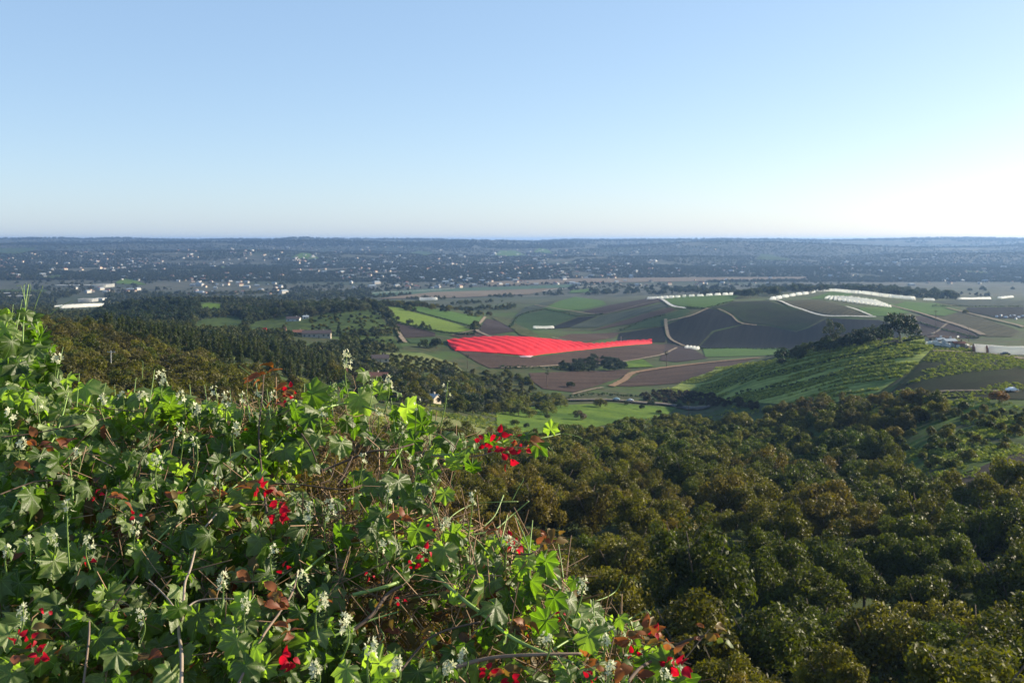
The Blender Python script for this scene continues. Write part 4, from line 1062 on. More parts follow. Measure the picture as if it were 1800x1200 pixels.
def tunnel(label, a, bpt, width, height, group=None, name='grow_tunnel', mat=None, red=False, ribs=True, sag_=.05):
    """polytunnel from world point a to b: hoop-arched cover, ends, hoops"""
    a, bpt = Vector(a), Vector(bpt)
    root = empty(name, a); tag(root, label, 'greenhouse', group)
    d = bpt - a; n = max(2, int(Vector((d.x, d.y, 0)).length / (12 if sag_ < .1 else 7))); t2 = Vector((d.x, d.y, 0)).normalized(); s = Vector((t2.y, -t2.x, 0))
    vv, ff = [], []; K = 9
    hoop = Geo()
    for i in range(n + 1):
        c = a.lerp(bpt, i / n); c.z = float(ground(c.x, c.y))
        ring = []
        for k in range(K):
            th = math.pi * k / (K - 1)
            sag = 1 - sag_ * (i % 2)
            q = c + s * math.cos(th) * width / 2 * sag + Vector((0, 0, math.sin(th) ** .8 * height * sag)) - a
            vv.append(q); ring.append(c + s * math.cos(th) * width / 2 * 1.01 + Vector((0, 0, math.sin(th) ** .8 * height * 1.015)) - a)
        if ribs and i % 2 == 0: hoop.tube(ring, .05 + .00004 * c.y, 4)
        if i:
            for k in range(K - 1):
                p_ = (i - 1) * K + k
                ff.append((p_, p_ + 1, p_ + K + 1, p_ + K))
    link('cover', mesh_np('cover', np.array([tuple(q) for q in vv]), ff, mat or WHITE, True), root)
    for base in (0, n * K):
        e = Geo(); e.add([vv[base + k] for k in range(K)], [tuple(range(K)) if base else tuple(range(K))[::-1]])
        link('end_panel', e.mesh('end_panel', RUSTM if red else (mat or WHITE)), root)
    if ribs and hoop.v: link('hoop', hoop.mesh('hoop', METAL), root)
    return root

# slanting block of white tunnels on the far right hill
for k in range(15):
    t = k / 14
    a = at(1452 + 112 * t, 525.5 + 14.5 * t); bq = at(1459 + 66 * t, 522.5 + 3.0 * t)
    if k > 8: bq = a.lerp(bq, 1 - (k - 8) * .06)
    nm = ('first', 'second', 'third', 'fourth', 'fifth', 'sixth', 'seventh', 'eighth', 'ninth', 'tenth', 'eleventh', 'twelfth', 'thirteenth', 'fourteenth', 'last')[k]
    tunnel(f'{nm} white tunnel from the left in the slanting block on the far hill', a, bq, 4.3, 3.6, 'slanting block of white tunnels', ribs=False, sag_=.24)
def chain(pts, n, label, w, h, group):
    P = smooth_path([at(*p) for p in pts], max(2, 2 * n // (len(pts) - 1)))
    for i in range(n):
        a = P[int(i * (len(P) - 1) / n)]; c = P[int((i + .93) * (len(P) - 1) / n)] if int((i + .93) * (len(P) - 1) / n) > int(i * (len(P) - 1) / n) else P[int(i * (len(P) - 1) / n) + 1]
        a, c = Vector(a), Vector(c); c = a.lerp(c, .9)
        tunnel(label, a, c, w, h, group, ribs=False)
chain([(1357, 527), (1390, 521), (1425, 515), (1456, 512)], 9, 'short white tunnel in the line climbing to the hilltop', 6.5, 4.6, 'tunnels climbing to the hilltop')
chain([(1458, 512), (1500, 515), (1550, 521), (1612, 527)], 13, 'short white tunnel in the line descending right of the hilltop', 7.5, 5.2, 'tunnels descending from the hilltop')
chain([(1140, 526), (1200, 523), (1292, 518)], 14, 'small white tunnel in the line along the green field edge', 7, 4.4, 'tunnels along the green field edge')
tunnel('long white cover lying across the far right fields', at(1686, 526.5), at(1738, 525.5), 9, 4.2)
tunnel('shorter white cover at the far right beyond the grey field', at(1757, 524.5), at(1778, 522.5), 9, 4)
tunnel('white tunnel low between trees right of the hilltop', at(1626, 527.5), at(1640, 528), 9, 3.6)
for k in range(6):
    a = at(107 + 9.5 * k, 541.5 - .5 * k)
    tunnel('white glasshouse bay in the group on the left valley floor', a, a + Vector((26, 46, 0)), 10.5, 6.5, 'glasshouse bays on the left valley floor', ribs=False)
tunnel('long low white cover left of the glasshouse bays', at(76, 541), at(106, 538), 6, 2.4)
tunnel('white tunnel beside the dark windbreak in the valley', at(738, 527.5), at(768, 527), 12, 6)
tunnel('bluish white cover at the foot of the middle hills', at(940, 577.5), at(971, 577), 8, 3.6)
for k in range(4):
    a = at(1206 + 6.2 * k, 612.5 + .6 * k)
    tunnel('white tent-like tunnel at the base of the dark hill', a, a + Vector((4, 13, 0)), 3.9, 3.2, 'white tunnels at the base of the dark hill', ribs=False)
# greenhouse on the crest with rusty end walls
p0, p1 = at(1735, 621), at(1812, 630)
for k, (off, lab) in enumerate(((0, 'nearer white greenhouse with a rusty arched end on the crest'), (1, 'farther white greenhouse with a rusty arched end on the crest'))):
    a = Vector((p0.x, p0.y, p0.z)) + Vector((-4.3, 5.0, 0)) * off
    bq = a + Vector((46, -14 + 6, 0)); bq.z = float(ground(bq.x, bq.y))
    tunnel(lab, a, bq, 6.2, 4.0, None, 'greenhouse', red=True)

def car(label, u, v, rz, paint, name='parked_car', p=None, van=False):
    p = p or at(u, v, .35)
    root = empty(name, p, rz); tag(root, label, 'van' if van else 'car', None)
    L_, W_, H_ = 4.4, 1.8, 1.45
    prof = [(-2.2, .35), (-2.2, .85), (-1.9, .98), (-1.2, 1.02), (-.75, 1.42), (.7, 1.45), (1.35, 1.0), (2.0, .85), (2.2, .6), (2.2, .35)]
    if van: prof = [(-2.2, .35), (-2.2, 1.9), (-2.0, 2.0), (1.1, 2.0), (1.7, 1.3), (2.15, 1.1), (2.2, .35)]
    n = len(prof); g = Geo()
    vv = [(x, -.9 if z < 1.05 else -.72, z) for x, z in prof] + [(x, .9 if z < 1.05 else .72, z) for x, z in prof]
    g.add(vv, [tuple(range(n))[::-1], tuple(range(n, 2 * n))] + [(i, (i + 1) % n, n + (i + 1) % n, n + i) for i in range(n)])
    link('body', g.mesh('body', paint), root)
    g = Geo()
    for s in (-1, 1):
        g.add([(-.95, s * .80, 1.06), (1.1, s * .80, 1.06), (.62, s * .735, 1.38), (-.68, s * .735, 1.38)], [(0, 1, 2, 3) if s < 0 else (3, 2, 1, 0)])
    g.add([(1.30, -.68, 1.06), (1.30, .68, 1.06), (.80, .62, 1.41), (.80, -.62, 1.41)], [(0, 1, 2, 3)])
    link('window', g.mesh('window', GLASS), root)
    wg = Geo(); P = [(0, math.copysign(.1, 1) - .2 + .2 * i, 0) for i in (0, 1)]
    wg.tube([(0, -.1, 0), (0, .1, 0)], .33, 12); wm = wg.mesh('wheel', RUBBER)
    for sx in (-1.35, 1.4):
        for sy in (-.85, .85):
            o = link('wheel', wm, root); o.location = (sx, sy, .33)
    return root
PW, PD, PS, PB = plain('white_car_paint', (.75, .76, .78), .25, .5, .03), plain('dark_car_paint', (.05, .06, .08), .25, .5, .03), plain('silver_car_paint', (.45, .47, .5), .3, .5, .03), plain('blue_car_paint', (.25, .38, .45), .3, .5, .03)
def on_road(u, lane):
    P = at(u, float(np.interp(u, [q[0] for q in road_pts], [q[1] for q in road_pts])))
    P.y += lane; P.z = float(ground(P.x, P.y)) + 1.2; return P
car('pale blue car on the road behind the meadow', 0, 0, 2.9, PB, 'moving_car', on_road(1084, 1.5))
car('silver car on the road following the pale blue car', 0, 0, 2.85, PS, 'moving_car', on_road(1108, 1.5))
car('dark car parked in front of the white greenhouse', 1767, 625, .1, PD)
car('white car parked on the track above the young orchard', 1779, 689, .15, PW)
car('white car half hidden in the grove edge near the road', 1324, 748, .3, PW)
for k, (uu, vv_) in enumerate(((1752, 558), (1760, 556), (1768, 559), (1776, 557), (1783, 556), (1791, 559), (1798, 557), (1786, 562))):
    car('pale vehicle in the cluster parked by the far right fields', uu, vv_, random.uniform(0, 3), random.choice([PW, PS]), 'parked_van', van=True)['group'] = 'vehicles parked by the far right fields'

# clutter yard on the crest of the near hill
yard = [(1636, 600, 5, 3.5, 2.6, ROOFD, WALLC, 'small cream shed at the left end of the crest yard'), (1652, 604, 4, 3, 2.4, ROOFB, WALLW, 'grey-roofed white shed in the crest yard'),
        (1668, 607, 6, 4, 2.6, ROOFB, WALLW, 'wider white shed in the middle of the crest yard'), (1686, 610, 5, 3, 2.2, ROOFR, WOOD, 'wooden shed with a red roof in the crest yard')]
for uu, vv_, w, d, h, rm, wm, lab in yard:
    house(lab, uu, vv_, random.uniform(-.4, .4), w, d, h, rm, wm, 'shed', name='shed')
for k in range(24):
    p = at(1632 + 4.2 * k + random.uniform(-2, 2), 605 + .42 * k + random.uniform(-2.5, 2.5))
    g = Geo(); w_, d_, h_ = random.uniform(1.2, 3.2), random.uniform(1, 2.0), random.uniform(.9, 1.9)
    g.box((0, 0, h_ / 2 - .2), (w_, d_, h_ + .4)); g.box((.1, .05, h_ + .12), (w_ * .7, d_ * .6, .3), .2)
    mt, cn = random.choice([(WHITE, 'white'), (WALLW, 'whitish'), (WOOD, 'brown wooden'), (METAL, 'grey'), (WALLW, 'off-white')])
    o = link('storage_crate', g.mesh('storage_crate', mt), None); o.location = p; o.rotation_euler = (0, 0, random.uniform(0, 3))
    tag(o, f'{cn} crate or bin in the cluttered crest yard', 'crate', 'crates in the crest yard')
g = Geo(); vv = []
for j in range(5):
    for i in range(12):
        th, ph = i / 12 * 6.283, j / 4 * math.pi
        vv.append((1.0 * math.sin(ph) * math.cos(th), 1.0 * math.sin(ph) * math.sin(th), 1.2 - math.cos(ph) * 1.3))
g.add(vv, [(j * 12 + i, j * 12 + (i + 1) % 12, (j + 1) * 12 + (i + 1) % 12, (j + 1) * 12 + i) for j in range(4) for i in range(12)])
o = link('water_tank', g.mesh('water_tank', WHITE, True)); o.location = at(1684, 594); tag(o, 'round white water tank behind the crest yard', 'water tank')

def pole(label, u, v, h, r_, cat='utility pole', name='utility_pole', mat=None, arm=True):
    p = at(u, v); root = empty(name, p); tag(root, label, cat)
    g = Geo(); g.tube([(0, 0, -.5), (0, 0, h)], [r_, r_ * .75], 8); link('pole', g.mesh('pole', mat or WOOD), root)
    if arm:
        g = Geo(); g.box((0, .0, h * .95), (2.2, .14, .14)); link('crossarm', g.mesh('crossarm', mat or WOOD), root)
        ig = Geo(); ig.tube([(0, 0, 0), (0, 0, .25)], .06, 6); im = ig.mesh('insulator', GLASS)
        for x in (-.9, 0.5, .9):
            o = link('insulator', im, root); o.location = (x, 0, h * .95 + .07)
pole('taller wooden utility pole behind the crest yard', 1645, 592, 15, .16)
pole('shorter wooden utility pole right of the crest yard', 1703, 602, 9, .14)
pole('pale utility pole on the left orchard slope', 195, 676, 9, .13, mat=METAL)
pole('pale post standing among oaks below the red cover', 1092, 604, 8, .2, arm=False, cat='post', name='post', mat=METAL)
pole('white stake in the grassy gap of the grove', 1283, 1000, 2.6, .10, arm=False, cat='stake', name='stake', mat=WHITE)
pole('white stake with flat top beside the grove gap', 1338, 975, 3.2, .10, arm=False, cat='stake', name='stake', mat=WHITE)
pole('grey post at the bottom of the grove below the bougainvillea tip', 1233, 1192, 3.4, .13, arm=False, cat='post', name='post', mat=METAL)

# far houses of the town
FARW = plain('far_wall', (.36, .34, .31), .8, .2, .1, .8)
def far_house_mesh(k):
    g = Geo(); w, d, h = ((14, 10, 5), (18, 11, 6), (12, 12, 5), (26, 13, 6))[k]
    g.box((0, 0, h / 2 - 1), (w, d, h + 2))
    me = g.mesh('far_house', (FARW, WALLC, FARW, FARW)[k])
    me.materials.append((ROOFB, ROOFR, ROOFR, ROOFB)[k])
    g2 = Geo(); g2.v, g2.f = list(g.v), list(g.f); x, y, rh = w / 2 + .5, d / 2 + .5, h * .45
    nb = len(g2.f)
    g2.add([(-x, -y, h), (x, -y, h), (x, y, h), (-x, y, h), (-x * .7, 0, h + rh), (x * .7, 0, h + rh)], [(0, 1, 5, 4), (2, 3, 4, 5), (1, 2, 5), (3, 0, 4)])
    me2 = mesh_np('far_house', g2.v, g2.f, (FARW, WALLC, FARW, FARW)[k]); me2.materials.append((ROOFB, ROOFR, ROOFR, ROOFB)[k])
    for i, pgn in enumerate(me2.polygons): pgn.material_index = 1 if i >= nb else 0
    return me2
FH = [far_house_mesh(k) for k in range(4)]
r = np.random.default_rng(90)
TOWN = [((160, 455, 290, 480), 60, 'far house in the hillside suburb at upper left'), ((0, 455, 120, 475), 14, 'far house on the slope at the left edge'), ((300, 440, 350, 455), 14, 'far house on the bright cut slope at upper left'), ((400, 436, 570, 460), 34, 'far house on the ridge behind the green patch'), ((510, 450, 720, 482), 80, 'far house in the dense middle suburb'),
        ((330, 490, 500, 520), 36, 'far house in the rows of the left valley'), ((600, 485, 830, 508), 46, 'far house among trees beside the valley crops'), ((760, 440, 900, 470), 42, 'far house below the middle green patch'), ((900, 465, 1110, 485), 30, 'far house at the foot of the middle hills'), ((1255, 465, 1310, 482), 16, 'far white house in the small cluster right of centre'),
        ((1430, 462, 1600, 490), 24, 'far house in the hazy town at right'), ((130, 508, 250, 516), 14, 'far red-roofed house in the row at left'), ((930, 427, 955, 434), 6, 'far house on the hilltop at centre'), ((640, 428, 700, 438), 8, 'far house high on the middle ridge')]
extra, nfar = [], 0
for (u0, v0, u1, v1), n, lab in TOWN:
    for k in range(n):
        uu, vv_ = r.uniform(u0, u1), r.uniform(v0, v1)
        p = at(uu, vv_)
        s = r.uniform(.5, .85) * (1.0 + p.y / 30000)
        if nfar < 290 and k < n * .7:
            o = link('far_house', FH[int(r.integers(4))]); o.location = p + Vector((0, 0, .5)); o.scale = (s, s, s * 1.2); o.rotation_euler = (0, 0, r.uniform(0, 3.14))
            tag(o, lab, 'house', lab.replace('far house', 'houses').replace('far white house', 'white houses').replace('far red-roofed house', 'red-roofed houses')); nfar += 1
        else: extra.append((p.x, p.y, s, p.z + 1))
n0 = 1500
uu, vv_ = r.uniform(0, 1800, n0), 425 + 85 * r.uniform(size=n0) ** .8
for a, c in zip(uu, vv_):
    p = at(a, c)
    if p.y > 3000 and (a < 1150 or r.uniform() < .3) and vnoise(np.array([p.x / 500]), np.array([p.y / 700]), 45)[0] > .05: extra.append((p.x, p.y, r.uniform(.45, .9) * (1 + p.y / 30000), p.z + .5))
scatter('town_houses', extra, FH, 'countless far houses scattered over the town hills')
def block(label, u0, u1, v, h, d, mat=WALLW, name='warehouse'):
    a, c = at(u0, v), at(u1, v); w = abs(c.x - a.x); g = Geo(); h *= .75; g.box((0, 0, h / 2 - 2), (w, d, h + 4))
    root = empty(name, ((a.x + c.x) / 2, a.y + d / 2, a.z)); tag(root, label, 'warehouse')
    link('wall', g.mesh('wall', mat), root)
    g = Geo(); g.box((0, 0, h + .25), (w + 1.5, d + 1.5, .5)); link('roof', g.mesh('roof', WHITE), root)
block('long pale warehouse on the left plain', 98, 160, 503.5, 5, 40, WALLC)
block('bright white warehouse at the right end of the long pale one', 161, 188, 505.5, 11, 60, WHITE)
block('white flat building in front of the left warehouses', 137, 162, 530.5, 8, 30, WHITE)
block('low white building behind the flat building at left', 163, 180, 527.5, 5, 30, WALLW)
block('low pale building on the left plain by the edge', 8, 46, 523.5, 6, 40, WALLC)
block('dark low building at the far left edge of the plain', 0, 16, 518.5, 6, 30, ROOFD)
block('long pale row of far buildings in the haze at right', 1590, 1708, 457.5, 9, 40, WALLW)
block('far pale building below the middle hills', 988, 1000, 489.5, 8, 40, WALLC)
block('far pale buildings on the slope right of the middle suburb', 840, 880, 464, 7, 40, WALLW)

# ------------------------------------------------------------------ the red cover
m, nt, N, L, b = new_mat('red_crop_cover')
tc = N.new('ShaderNodeNewGeometry'); nz = N.new('ShaderNodeTexNoise'); nz.inputs['Scale'].default_value = .12; nz.inputs['Detail'].default_value = 8; nz.inputs['Roughness'].default_value = .75
L.new(tc.outputs['Position'], nz.inputs['Vector'])
cr = N.new('ShaderNodeMix'); cr.data_type = 'RGBA'; cr.inputs[6].default_value = (.36, .008, .014, 1); cr.inputs[7].default_value = (.70, .024, .034, 1)
L.new(nz.outputs[0], cr.inputs[0]); L.new(cr.outputs[2], b.inputs['Base Color']); b.inputs['Roughness'].default_value = .8; b.inputs['Specular IOR Level'].default_value = .1
REDC = m
top = [(784, 599.5), (820, 595.5), (850, 593), (890, 592), (930, 593), (970, 597), (1010, 602), (1040, 606.5), (1080, 603), (1115, 600), (1146, 598)]
bot = [(788, 606), (800, 617), (840, 619), (885, 622), (925, 626), (965, 621), (1010, 616), (1045, 612.5), (1080, 608.5), (1115, 605.5), (1146, 603.5)]
nU, nV = 150, 26
def lerp_px(line, t):
    q = t * (len(line) - 1); i = min(int(q), len(line) - 2); f_ = q - i
    return line[i][0] + (line[i + 1][0] - line[i][0]) * f_, line[i][1] + (line[i + 1][1] - line[i][1]) * f_
T0, B0 = [at(*lerp_px(top, i / (nU - 1))) for i in range(nU)], [at(*lerp_px(bot, i / (nU - 1))) for i in range(nU)]
vv, ff = [], []
for i in range(nU):
    a, c = T0[i], B0[i]
    for j in range(nV):
        q = c.lerp(a, j / (nV - 1))
        z = float(ground(q.x, q.y))
        ph = (q.x * .93 + q.y * .62) / 13.5
        ridge = abs(math.sin(math.pi * ph)) ** .6
        if j in (0, nV - 1):
            w_ = 1.6 * float(vnoise(np.array([q.x / 4.]), np.array([q.y / 4.]), 34)[0]); q = Vector((q.x, q.y + w_, q.z))
        edge = min(j, nV - 1 - j, 4) / 4
        hgt = .75 + edge * (2.0 * ridge + .35 * float(vnoise(np.array([q.x / 5]), np.array([q.y / 9]), 33)[0]))
        vv.append((q.x, q.y, z + hgt))
ff = [(i * nV + j, (i + 1) * nV + j, (i + 1) * nV + j + 1, i * nV + j + 1) for i in range(nU - 1) for j in range(nV - 1)]
root = empty('crop_cover', tuple(B0[60])); tag(root, 'vast red plastic sheet stretched over a field in the valley', 'crop cover')
o = link('sheet', mesh_np('sheet', np.array(vv) - np.array(tuple(B0[60])), ff, REDC, True), root)
g = Geo()
for i in range(0, nU - 1, 1):                                      # hanging hem along the near edge
    for (k0, k1) in ((i, i + 1),):
        a, c = Vector(vv[k0 * nV]) - B0[60], Vector(vv[k1 * nV]) - B0[60]
        g.add([a, c, c + Vector((0, -.3, -1.0)), a + Vector((0, -.3, -1.0))], [(0, 3, 2, 1)])
link('hem', g.mesh('hem', REDC), root)
PINK = plain('pale_pink_sheet', (.72, .42, .40), .6, .3, .1, .3)
a = at(924, 628); g = Geo(); g.add([(-6, 0, 1.4), (7, .5, 1.6), (4, -4, .5), (-4, -3, .5), (0, -1.6, 1.5)], [(0, 4, 1), (4, 2, 1), (0, 3, 4), (3, 2, 4)])
o = link('loose_flap', g.mesh('loose_flap', PINK), root); o.location = a - B0[60]
g = Geo(); g.tube([(0, 0, 0), (0, 0, 3.2)], .1, 6); pm = g.mesh('support_post', WOOD)
for i in range(4, nU, 9):
    o = link('support_post', pm, root); o.location = Vector(vv[i * nV]) - B0[60] - Vector((0, 0, 2.4))
# small red sheet and rusty screen near the house
for uu, vv_, w, h, lab, mt in ((463, 588, 6, 6, 'red sheet draped over a frame left of the dark-roofed house', REDC), (500, 588, 3, 7, 'narrow rusty screen beside the pasture', RUSTM)):
    p = at(uu, vv_); g = Geo(); g.add([(-w / 2, 0, 0), (w / 2, 0, 0), (w * .35, 1.5, h), (-w * .3, 1.2, h * .9), (-w / 2, 3, 0), (w / 2, 3, 0)], [(0, 1, 2, 3), (4, 3, 2, 5), (0, 3, 4), (1, 5, 2), (0, 4, 5, 1)])
    o = link('draped_sheet', g.mesh('draped_sheet', mt)); o.location = p; tag(o, lab, 'sheet')

# ------------------------------------------------------------------ the flowering hedge in front
def P3(u, v, Y): return Vector(((u - U0) / F * Y, Y, -(v - V0) / F * Y))
def hedge_Y(u, v):
    a, b = np.array([u / 105.]), np.array([v / 75.])
    return 1.0 / (0.294 + (max(v, 520) - 560) * 0.000433) * (1 + .075 * float(vnoise(a, b, 71)[0]) + .03 * float(vnoise(a * 2.7, b * 2.7, 72)[0]))

VLEAF = leaf_mat('vine_leaf', 'random', (0.036, 0.064, 0.007), (0.165, 0.205, 0.075), .46, .48, .42, (2.6, 3.3, .5), vein=.5)
BLEAF = leaf_mat('bougainvillea_leaf', 'object', trans=.35, rough=.5, spec=.18, tcol=(2.2, 2.0, .8))
BRACT = leaf_mat('red_bract', 'object', trans=.4, rough=.6, spec=.2, tcol=(1.5, 1.0, 1.0))
PETAL = leaf_mat('cream_petal', 'object', trans=.35, rough=.5, spec=.3, tcol=(1.1, 1.1, .9))
_l = VLEAF.node_tree; _pw = _l.nodes.new('ShaderNodeMath'); _pw.operation = 'POWER'; _pw.inputs[1].default_value = 1.9
_mx = next(n for n in _l.nodes if n.type == 'MIX' and n.inputs[0].is_linked and n.inputs[0].links[0].from_node.type == 'OBJECT_INFO')
_l.links.new(_mx.inputs[0].links[0].from_socket, _pw.inputs[0]); _l.links.new(_pw.outputs[0], _mx.inputs[0])
def stem_mat(name, c, rough=.5): return plain(name, c, rough, .35, .25, 30)
GSTEM, WSTEM, DSTEM, PSTEM = stem_mat('green_stem', (.16, .24, .06)), stem_mat('woody_stem', (.17, .12, .085), .8), stem_mat('dark_branch', (.075, .05, .035), .85), stem_mat('pale_branch', (.24, .19, .145), .8)
TWIG = leaf_mat('dry_twig', 'random', (.13, .085, .05), (.16, .105, .065), .0, .8, .2)

def vine_leaf(seed):
    """palmate blade with seven pointed lobes, pressed veins, cupped and wavy; its stalk hangs behind"""
    r = np.random.default_rng(seed)
    angs = [0, 49 + r.normal() * 2, 99 + r.normal() * 3, 144]
    lens, sins = (1.0, .93, .82, .62), (.70, .66, .54)
    xs, ys_ = [], []
    for sgn in (-1, 1):
        for i in range(4):
            l = lens[i] * r.uniform(.94, 1.06)
            if i == 0 and sgn < 0: continue
            xs += [sgn * angs[i]]; ys_ += [l]
            for dd in (-13, 13):
                if i == 0 or True: xs.append(sgn * (angs[i] + dd)); ys_.append(l * .83)
            if i < 3: xs.append(sgn * (angs[i] + angs[i + 1]) / 2); ys_.append(sins[i] * r.uniform(.94, 1.08))
        xs.append(sgn * 170); ys_.append(.16)
    xs.append(-13); ys_.append(.83); xs.append(-angs[1] / 2); ys_.append(sins[0])
    xs = np.array(xs); o_ = np.argsort(xs); xs, ys_ = xs[o_], np.array(ys_)[o_]
    k_ = np.r_[True, np.diff(xs) > 2]; xs, ys_ = xs[k_], ys_[k_]
    va = np.array([-angs[3], -angs[2], -angs[1], 0, angs[1], angs[2], angs[3]])
    th = np.unique(np.r_[np.linspace(-170, 170, 51).round(1), va.round(1)])
    keep = [t for t in th if t in va.round(1) or np.abs(va - t).min() > 3.5]
    th = np.array(keep); rad = np.interp(th, xs, ys_) * (1 + .025 * np.sin(th * .33 + seed))
    dv = np.abs(th[:, None] - va[None]).min(1)
    n = len(th); droop, fold, bend, tw = r.uniform(.08, .5), r.uniform(.04, .10), r.uniform(-.3, .4), r.uniform(-.3, .3); ph = r.uniform(0, 6.28)
    V, vein = [(0, 0, .02)], [1.0]
    for s in (.34, .68, 1.0):
        x, y = np.sin(np.radians(th)) * rad * s, np.cos(np.radians(th)) * rad * s
        q = np.hypot(x, y)
        z = -droop * q ** 2 + fold * s * (np.clip(dv / 22, 0, 1) * 2 - 1) + bend * y * np.abs(y) * .5 + tw * x * y + .07 * s * s * np.sin(np.radians(th) * 4 + ph) - .05 * s ** 3 * np.sin(np.radians(th) * 9 + ph * 2)
        V += list(zip(x, y, z)); vein += list(np.clip(1 - dv / 12, 0, 1))
    Fc = []
    for i in range(n - 1):
        Fc.append((0, 2 + i, 1 + i))
        for k in (0, 1):
            a = 1 + k * n + i
            Fc += [(a, a + 1, a + n), (a + 1, a + n + 1, a + n)]
    b_ = len(V)
    for t, w in ((0, .028), (1, .022)):
        c = Vector((0, -.02 - t * .35, -t * .55))
        V += [tuple(c + Vector((w, 0, 0))), tuple(c + Vector((-w, 0, 0))), tuple(c + Vector((0, w, -w)))]; vein += [1.0] * 3
    for k in range(3):
        k2 = (k + 1) % 3
        Fc += [(b_ + k, b_ + k2, b_ + 3 + k2), (b_ + k, b_ + 3 + k2, b_ + 3 + k)]
    return np.array(V), np.array(Fc), np.ones(len(V)), np.array(vein)

def oval_leaf(seed, width=.36, curl=.3, tipx=.0):
    """pointed oval blade, folded along its midrib"""
    r = np.random.default_rng(seed)
    V, Fc = [], []
    rows = ((0, .02), (.18, .75), (.42, 1.0), (.68, .78), (.88, .36), (1.0, .02))
    c = r.uniform(.4, 1.0) * curl; f = r.uniform(.2, .7); t = r.uniform(-.3, .3)
    for y, w in rows:
        for s in (-1, 0, 1):
            x = s * w * width
            V.append((x, y, -c * y * y + f * abs(x) + t * x * y + (.05 * math.sin(y * 9 + s) if s else 0)))
    for i in range(len(rows) - 1):
        for k in (0, 1):
            a = i * 3 + k
            Fc += [(a, a + 1, a + 4), (a, a + 4, a + 3)]
    return np.array(V), np.array(Fc), np.ones(len(V)), np.array([1. if i % 3 == 1 else 0. for i in range(len(V))])

VL = [vine_leaf(2000 + k) for k in range(16)]
VLM = [mesh_np('vine_leaf', a, f, VLEAF, True, {'tint': t, 'vein': ve}) for a, f, t, ve in VL]
BL = [oval_leaf(2100 + k, .27 + .03 * (k % 3), .5) for k in range(6)]
BLM = [mesh_np('oval_leaf', a, f, BLEAF, True, {'tint': t}) for a, f, t, ve in BL]
BR = [oval_leaf(2200 + k, .40, .6) for k in range(5)]
BRM = [mesh_np('bract', a, f, BRACT, True, {'tint': t}) for a, f, t, ve in BR]

def frame(n, t):
    n = n.normalized(); t = (t - n * t.dot(n))
    t = t.normalized() if t.length > 1e-5 else n.orthogonal().normalized()
    x = t.cross(n)
    return Matrix((x, t, n)).transposed()

def put(name, me, parent, pos, n, t, s, col=None):
    o = bpy.data.objects.new(name, me); COL.objects.link(o); o.parent = parent
    M = frame(n, t).to_4x4()
    M.translation = pos - parent.location
    o.matrix_local = M @ Matrix.Diagonal((s, s, s, 1))
    if col: o.color = (*col, 1)
    return o

RN = random.Random(5)
def rv(s=1.0): return Vector((RN.gauss(0, 1), RN.gauss(0, 1), RN.gauss(0, 1))) * s
TOCAM = Vector((0, -1, .25))

def leaf_pose(mode=None):
    m_ = mode or RN.choices(('sun', 'back', 'hang', 'any'), (.26, .30, .36, .08))[0]
    if m_ == 'sun': n = Vector((SUN.x, SUN.y * .3, .75)) + TOCAM * .45 + rv(.5)
    elif m_ == 'back': n = TOCAM * .9 + Vector((-.25, 0, .35)) + rv(.5)
    elif m_ == 'hang': n = TOCAM * .6 + Vector((.85, 0, .25)) + rv(.5)
    else: n = rv(1.0); n.z = abs(n.z)
    t = Vector((RN.gauss(0, .8), -.3, -1 + RN.gauss(0, .6)))
    return n, t

VINE_DEF = [
 ('leafy wild cucumber vine piled high at the left edge', 60, 700), ('wild cucumber vine along the hedge top with white flower spikes against the dark orchard', 330, 760),
 ('wild cucumber vine reaching out over the grove with tall flower spikes', 760, 790), ('wild cucumber vine with the largest pale leaves at lower left', 200, 1030),
 ('wild cucumber vine hanging down the right end of the hedge', 860, 1010), ('wild cucumber vine with bright leaves and white flower clusters along the bottom', 640, 1130)]
VINES = []
for lab, uu, vv_ in VINE_DEF:
    p = P3(uu, vv_, hedge_Y(uu, vv_) + .25); p.z -= .25
    VINES.append(tag(empty('wild_cucumber_vine', p), lab, 'vine', None))
NL = [0] * len(VINES)
def vine_of(u, v):
    d = [((u - d_[1]) / 1.25) ** 2 + (v - d_[2]) ** 2 for d_ in VINE_DEF]
    return int(np.argmin(d))
BOUG_DEF = [('bougainvillea shrub with bronze leaves inside the left half of the hedge', 200, 930), ('bougainvillea shrub with a tall bronze shoot and red bracts in the middle of the hedge', 500, 860),
 ('bougainvillea branch with red bracts stretching out over the grove', 860, 790), ('bougainvillea shrub with red bracts and bare tip at the lower right of the hedge', 950, 1090)]
BOUGS = []
for lab, uu, vv_ in BOUG_DEF:
    p = P3(uu, vv_, hedge_Y(uu, vv_) + .3); p.z -= .3
    BOUGS.append(tag(empty('bougainvillea_shrub', p), lab, 'shrub', None))
def boug_of(u, v): return int(np.argmin([((u - d_[1]) / 1.3) ** 2 + (v - d_[2]) ** 2 for d_ in BOUG_DEF]))

DENSE = [(-80, 590), (-20, 560), (40, 552), (72, 575), (92, 610), (112, 655), (150, 688), (210, 700), (270, 690), (330, 703), (400, 708), (455, 716), (520, 706), (560, 712), (575, 745), (545, 800), (520, 850), (575, 900),
         (700, 900), (770, 920), (850, 930), (930, 955), (975, 990), (1010, 1045), (1060, 1085), (1115, 1110), (1175, 1140), (1215, 1200), (1225, 1270), (-80, 1270)]
REACH = [(560, 700), (610, 675), (650, 690), (700, 740), (780, 755), (830, 780), (800, 830), (780, 900), (690, 890), (580, 890), (545, 830)]
THIN = [(570, 1050), (700, 1010), (880, 1060), (1000, 1120), (960, 1180), (780, 1150), (600, 1120)]
def inside(poly, u, v): return bool(in_poly(np.array([u]), np.array([v]), poly)[0])

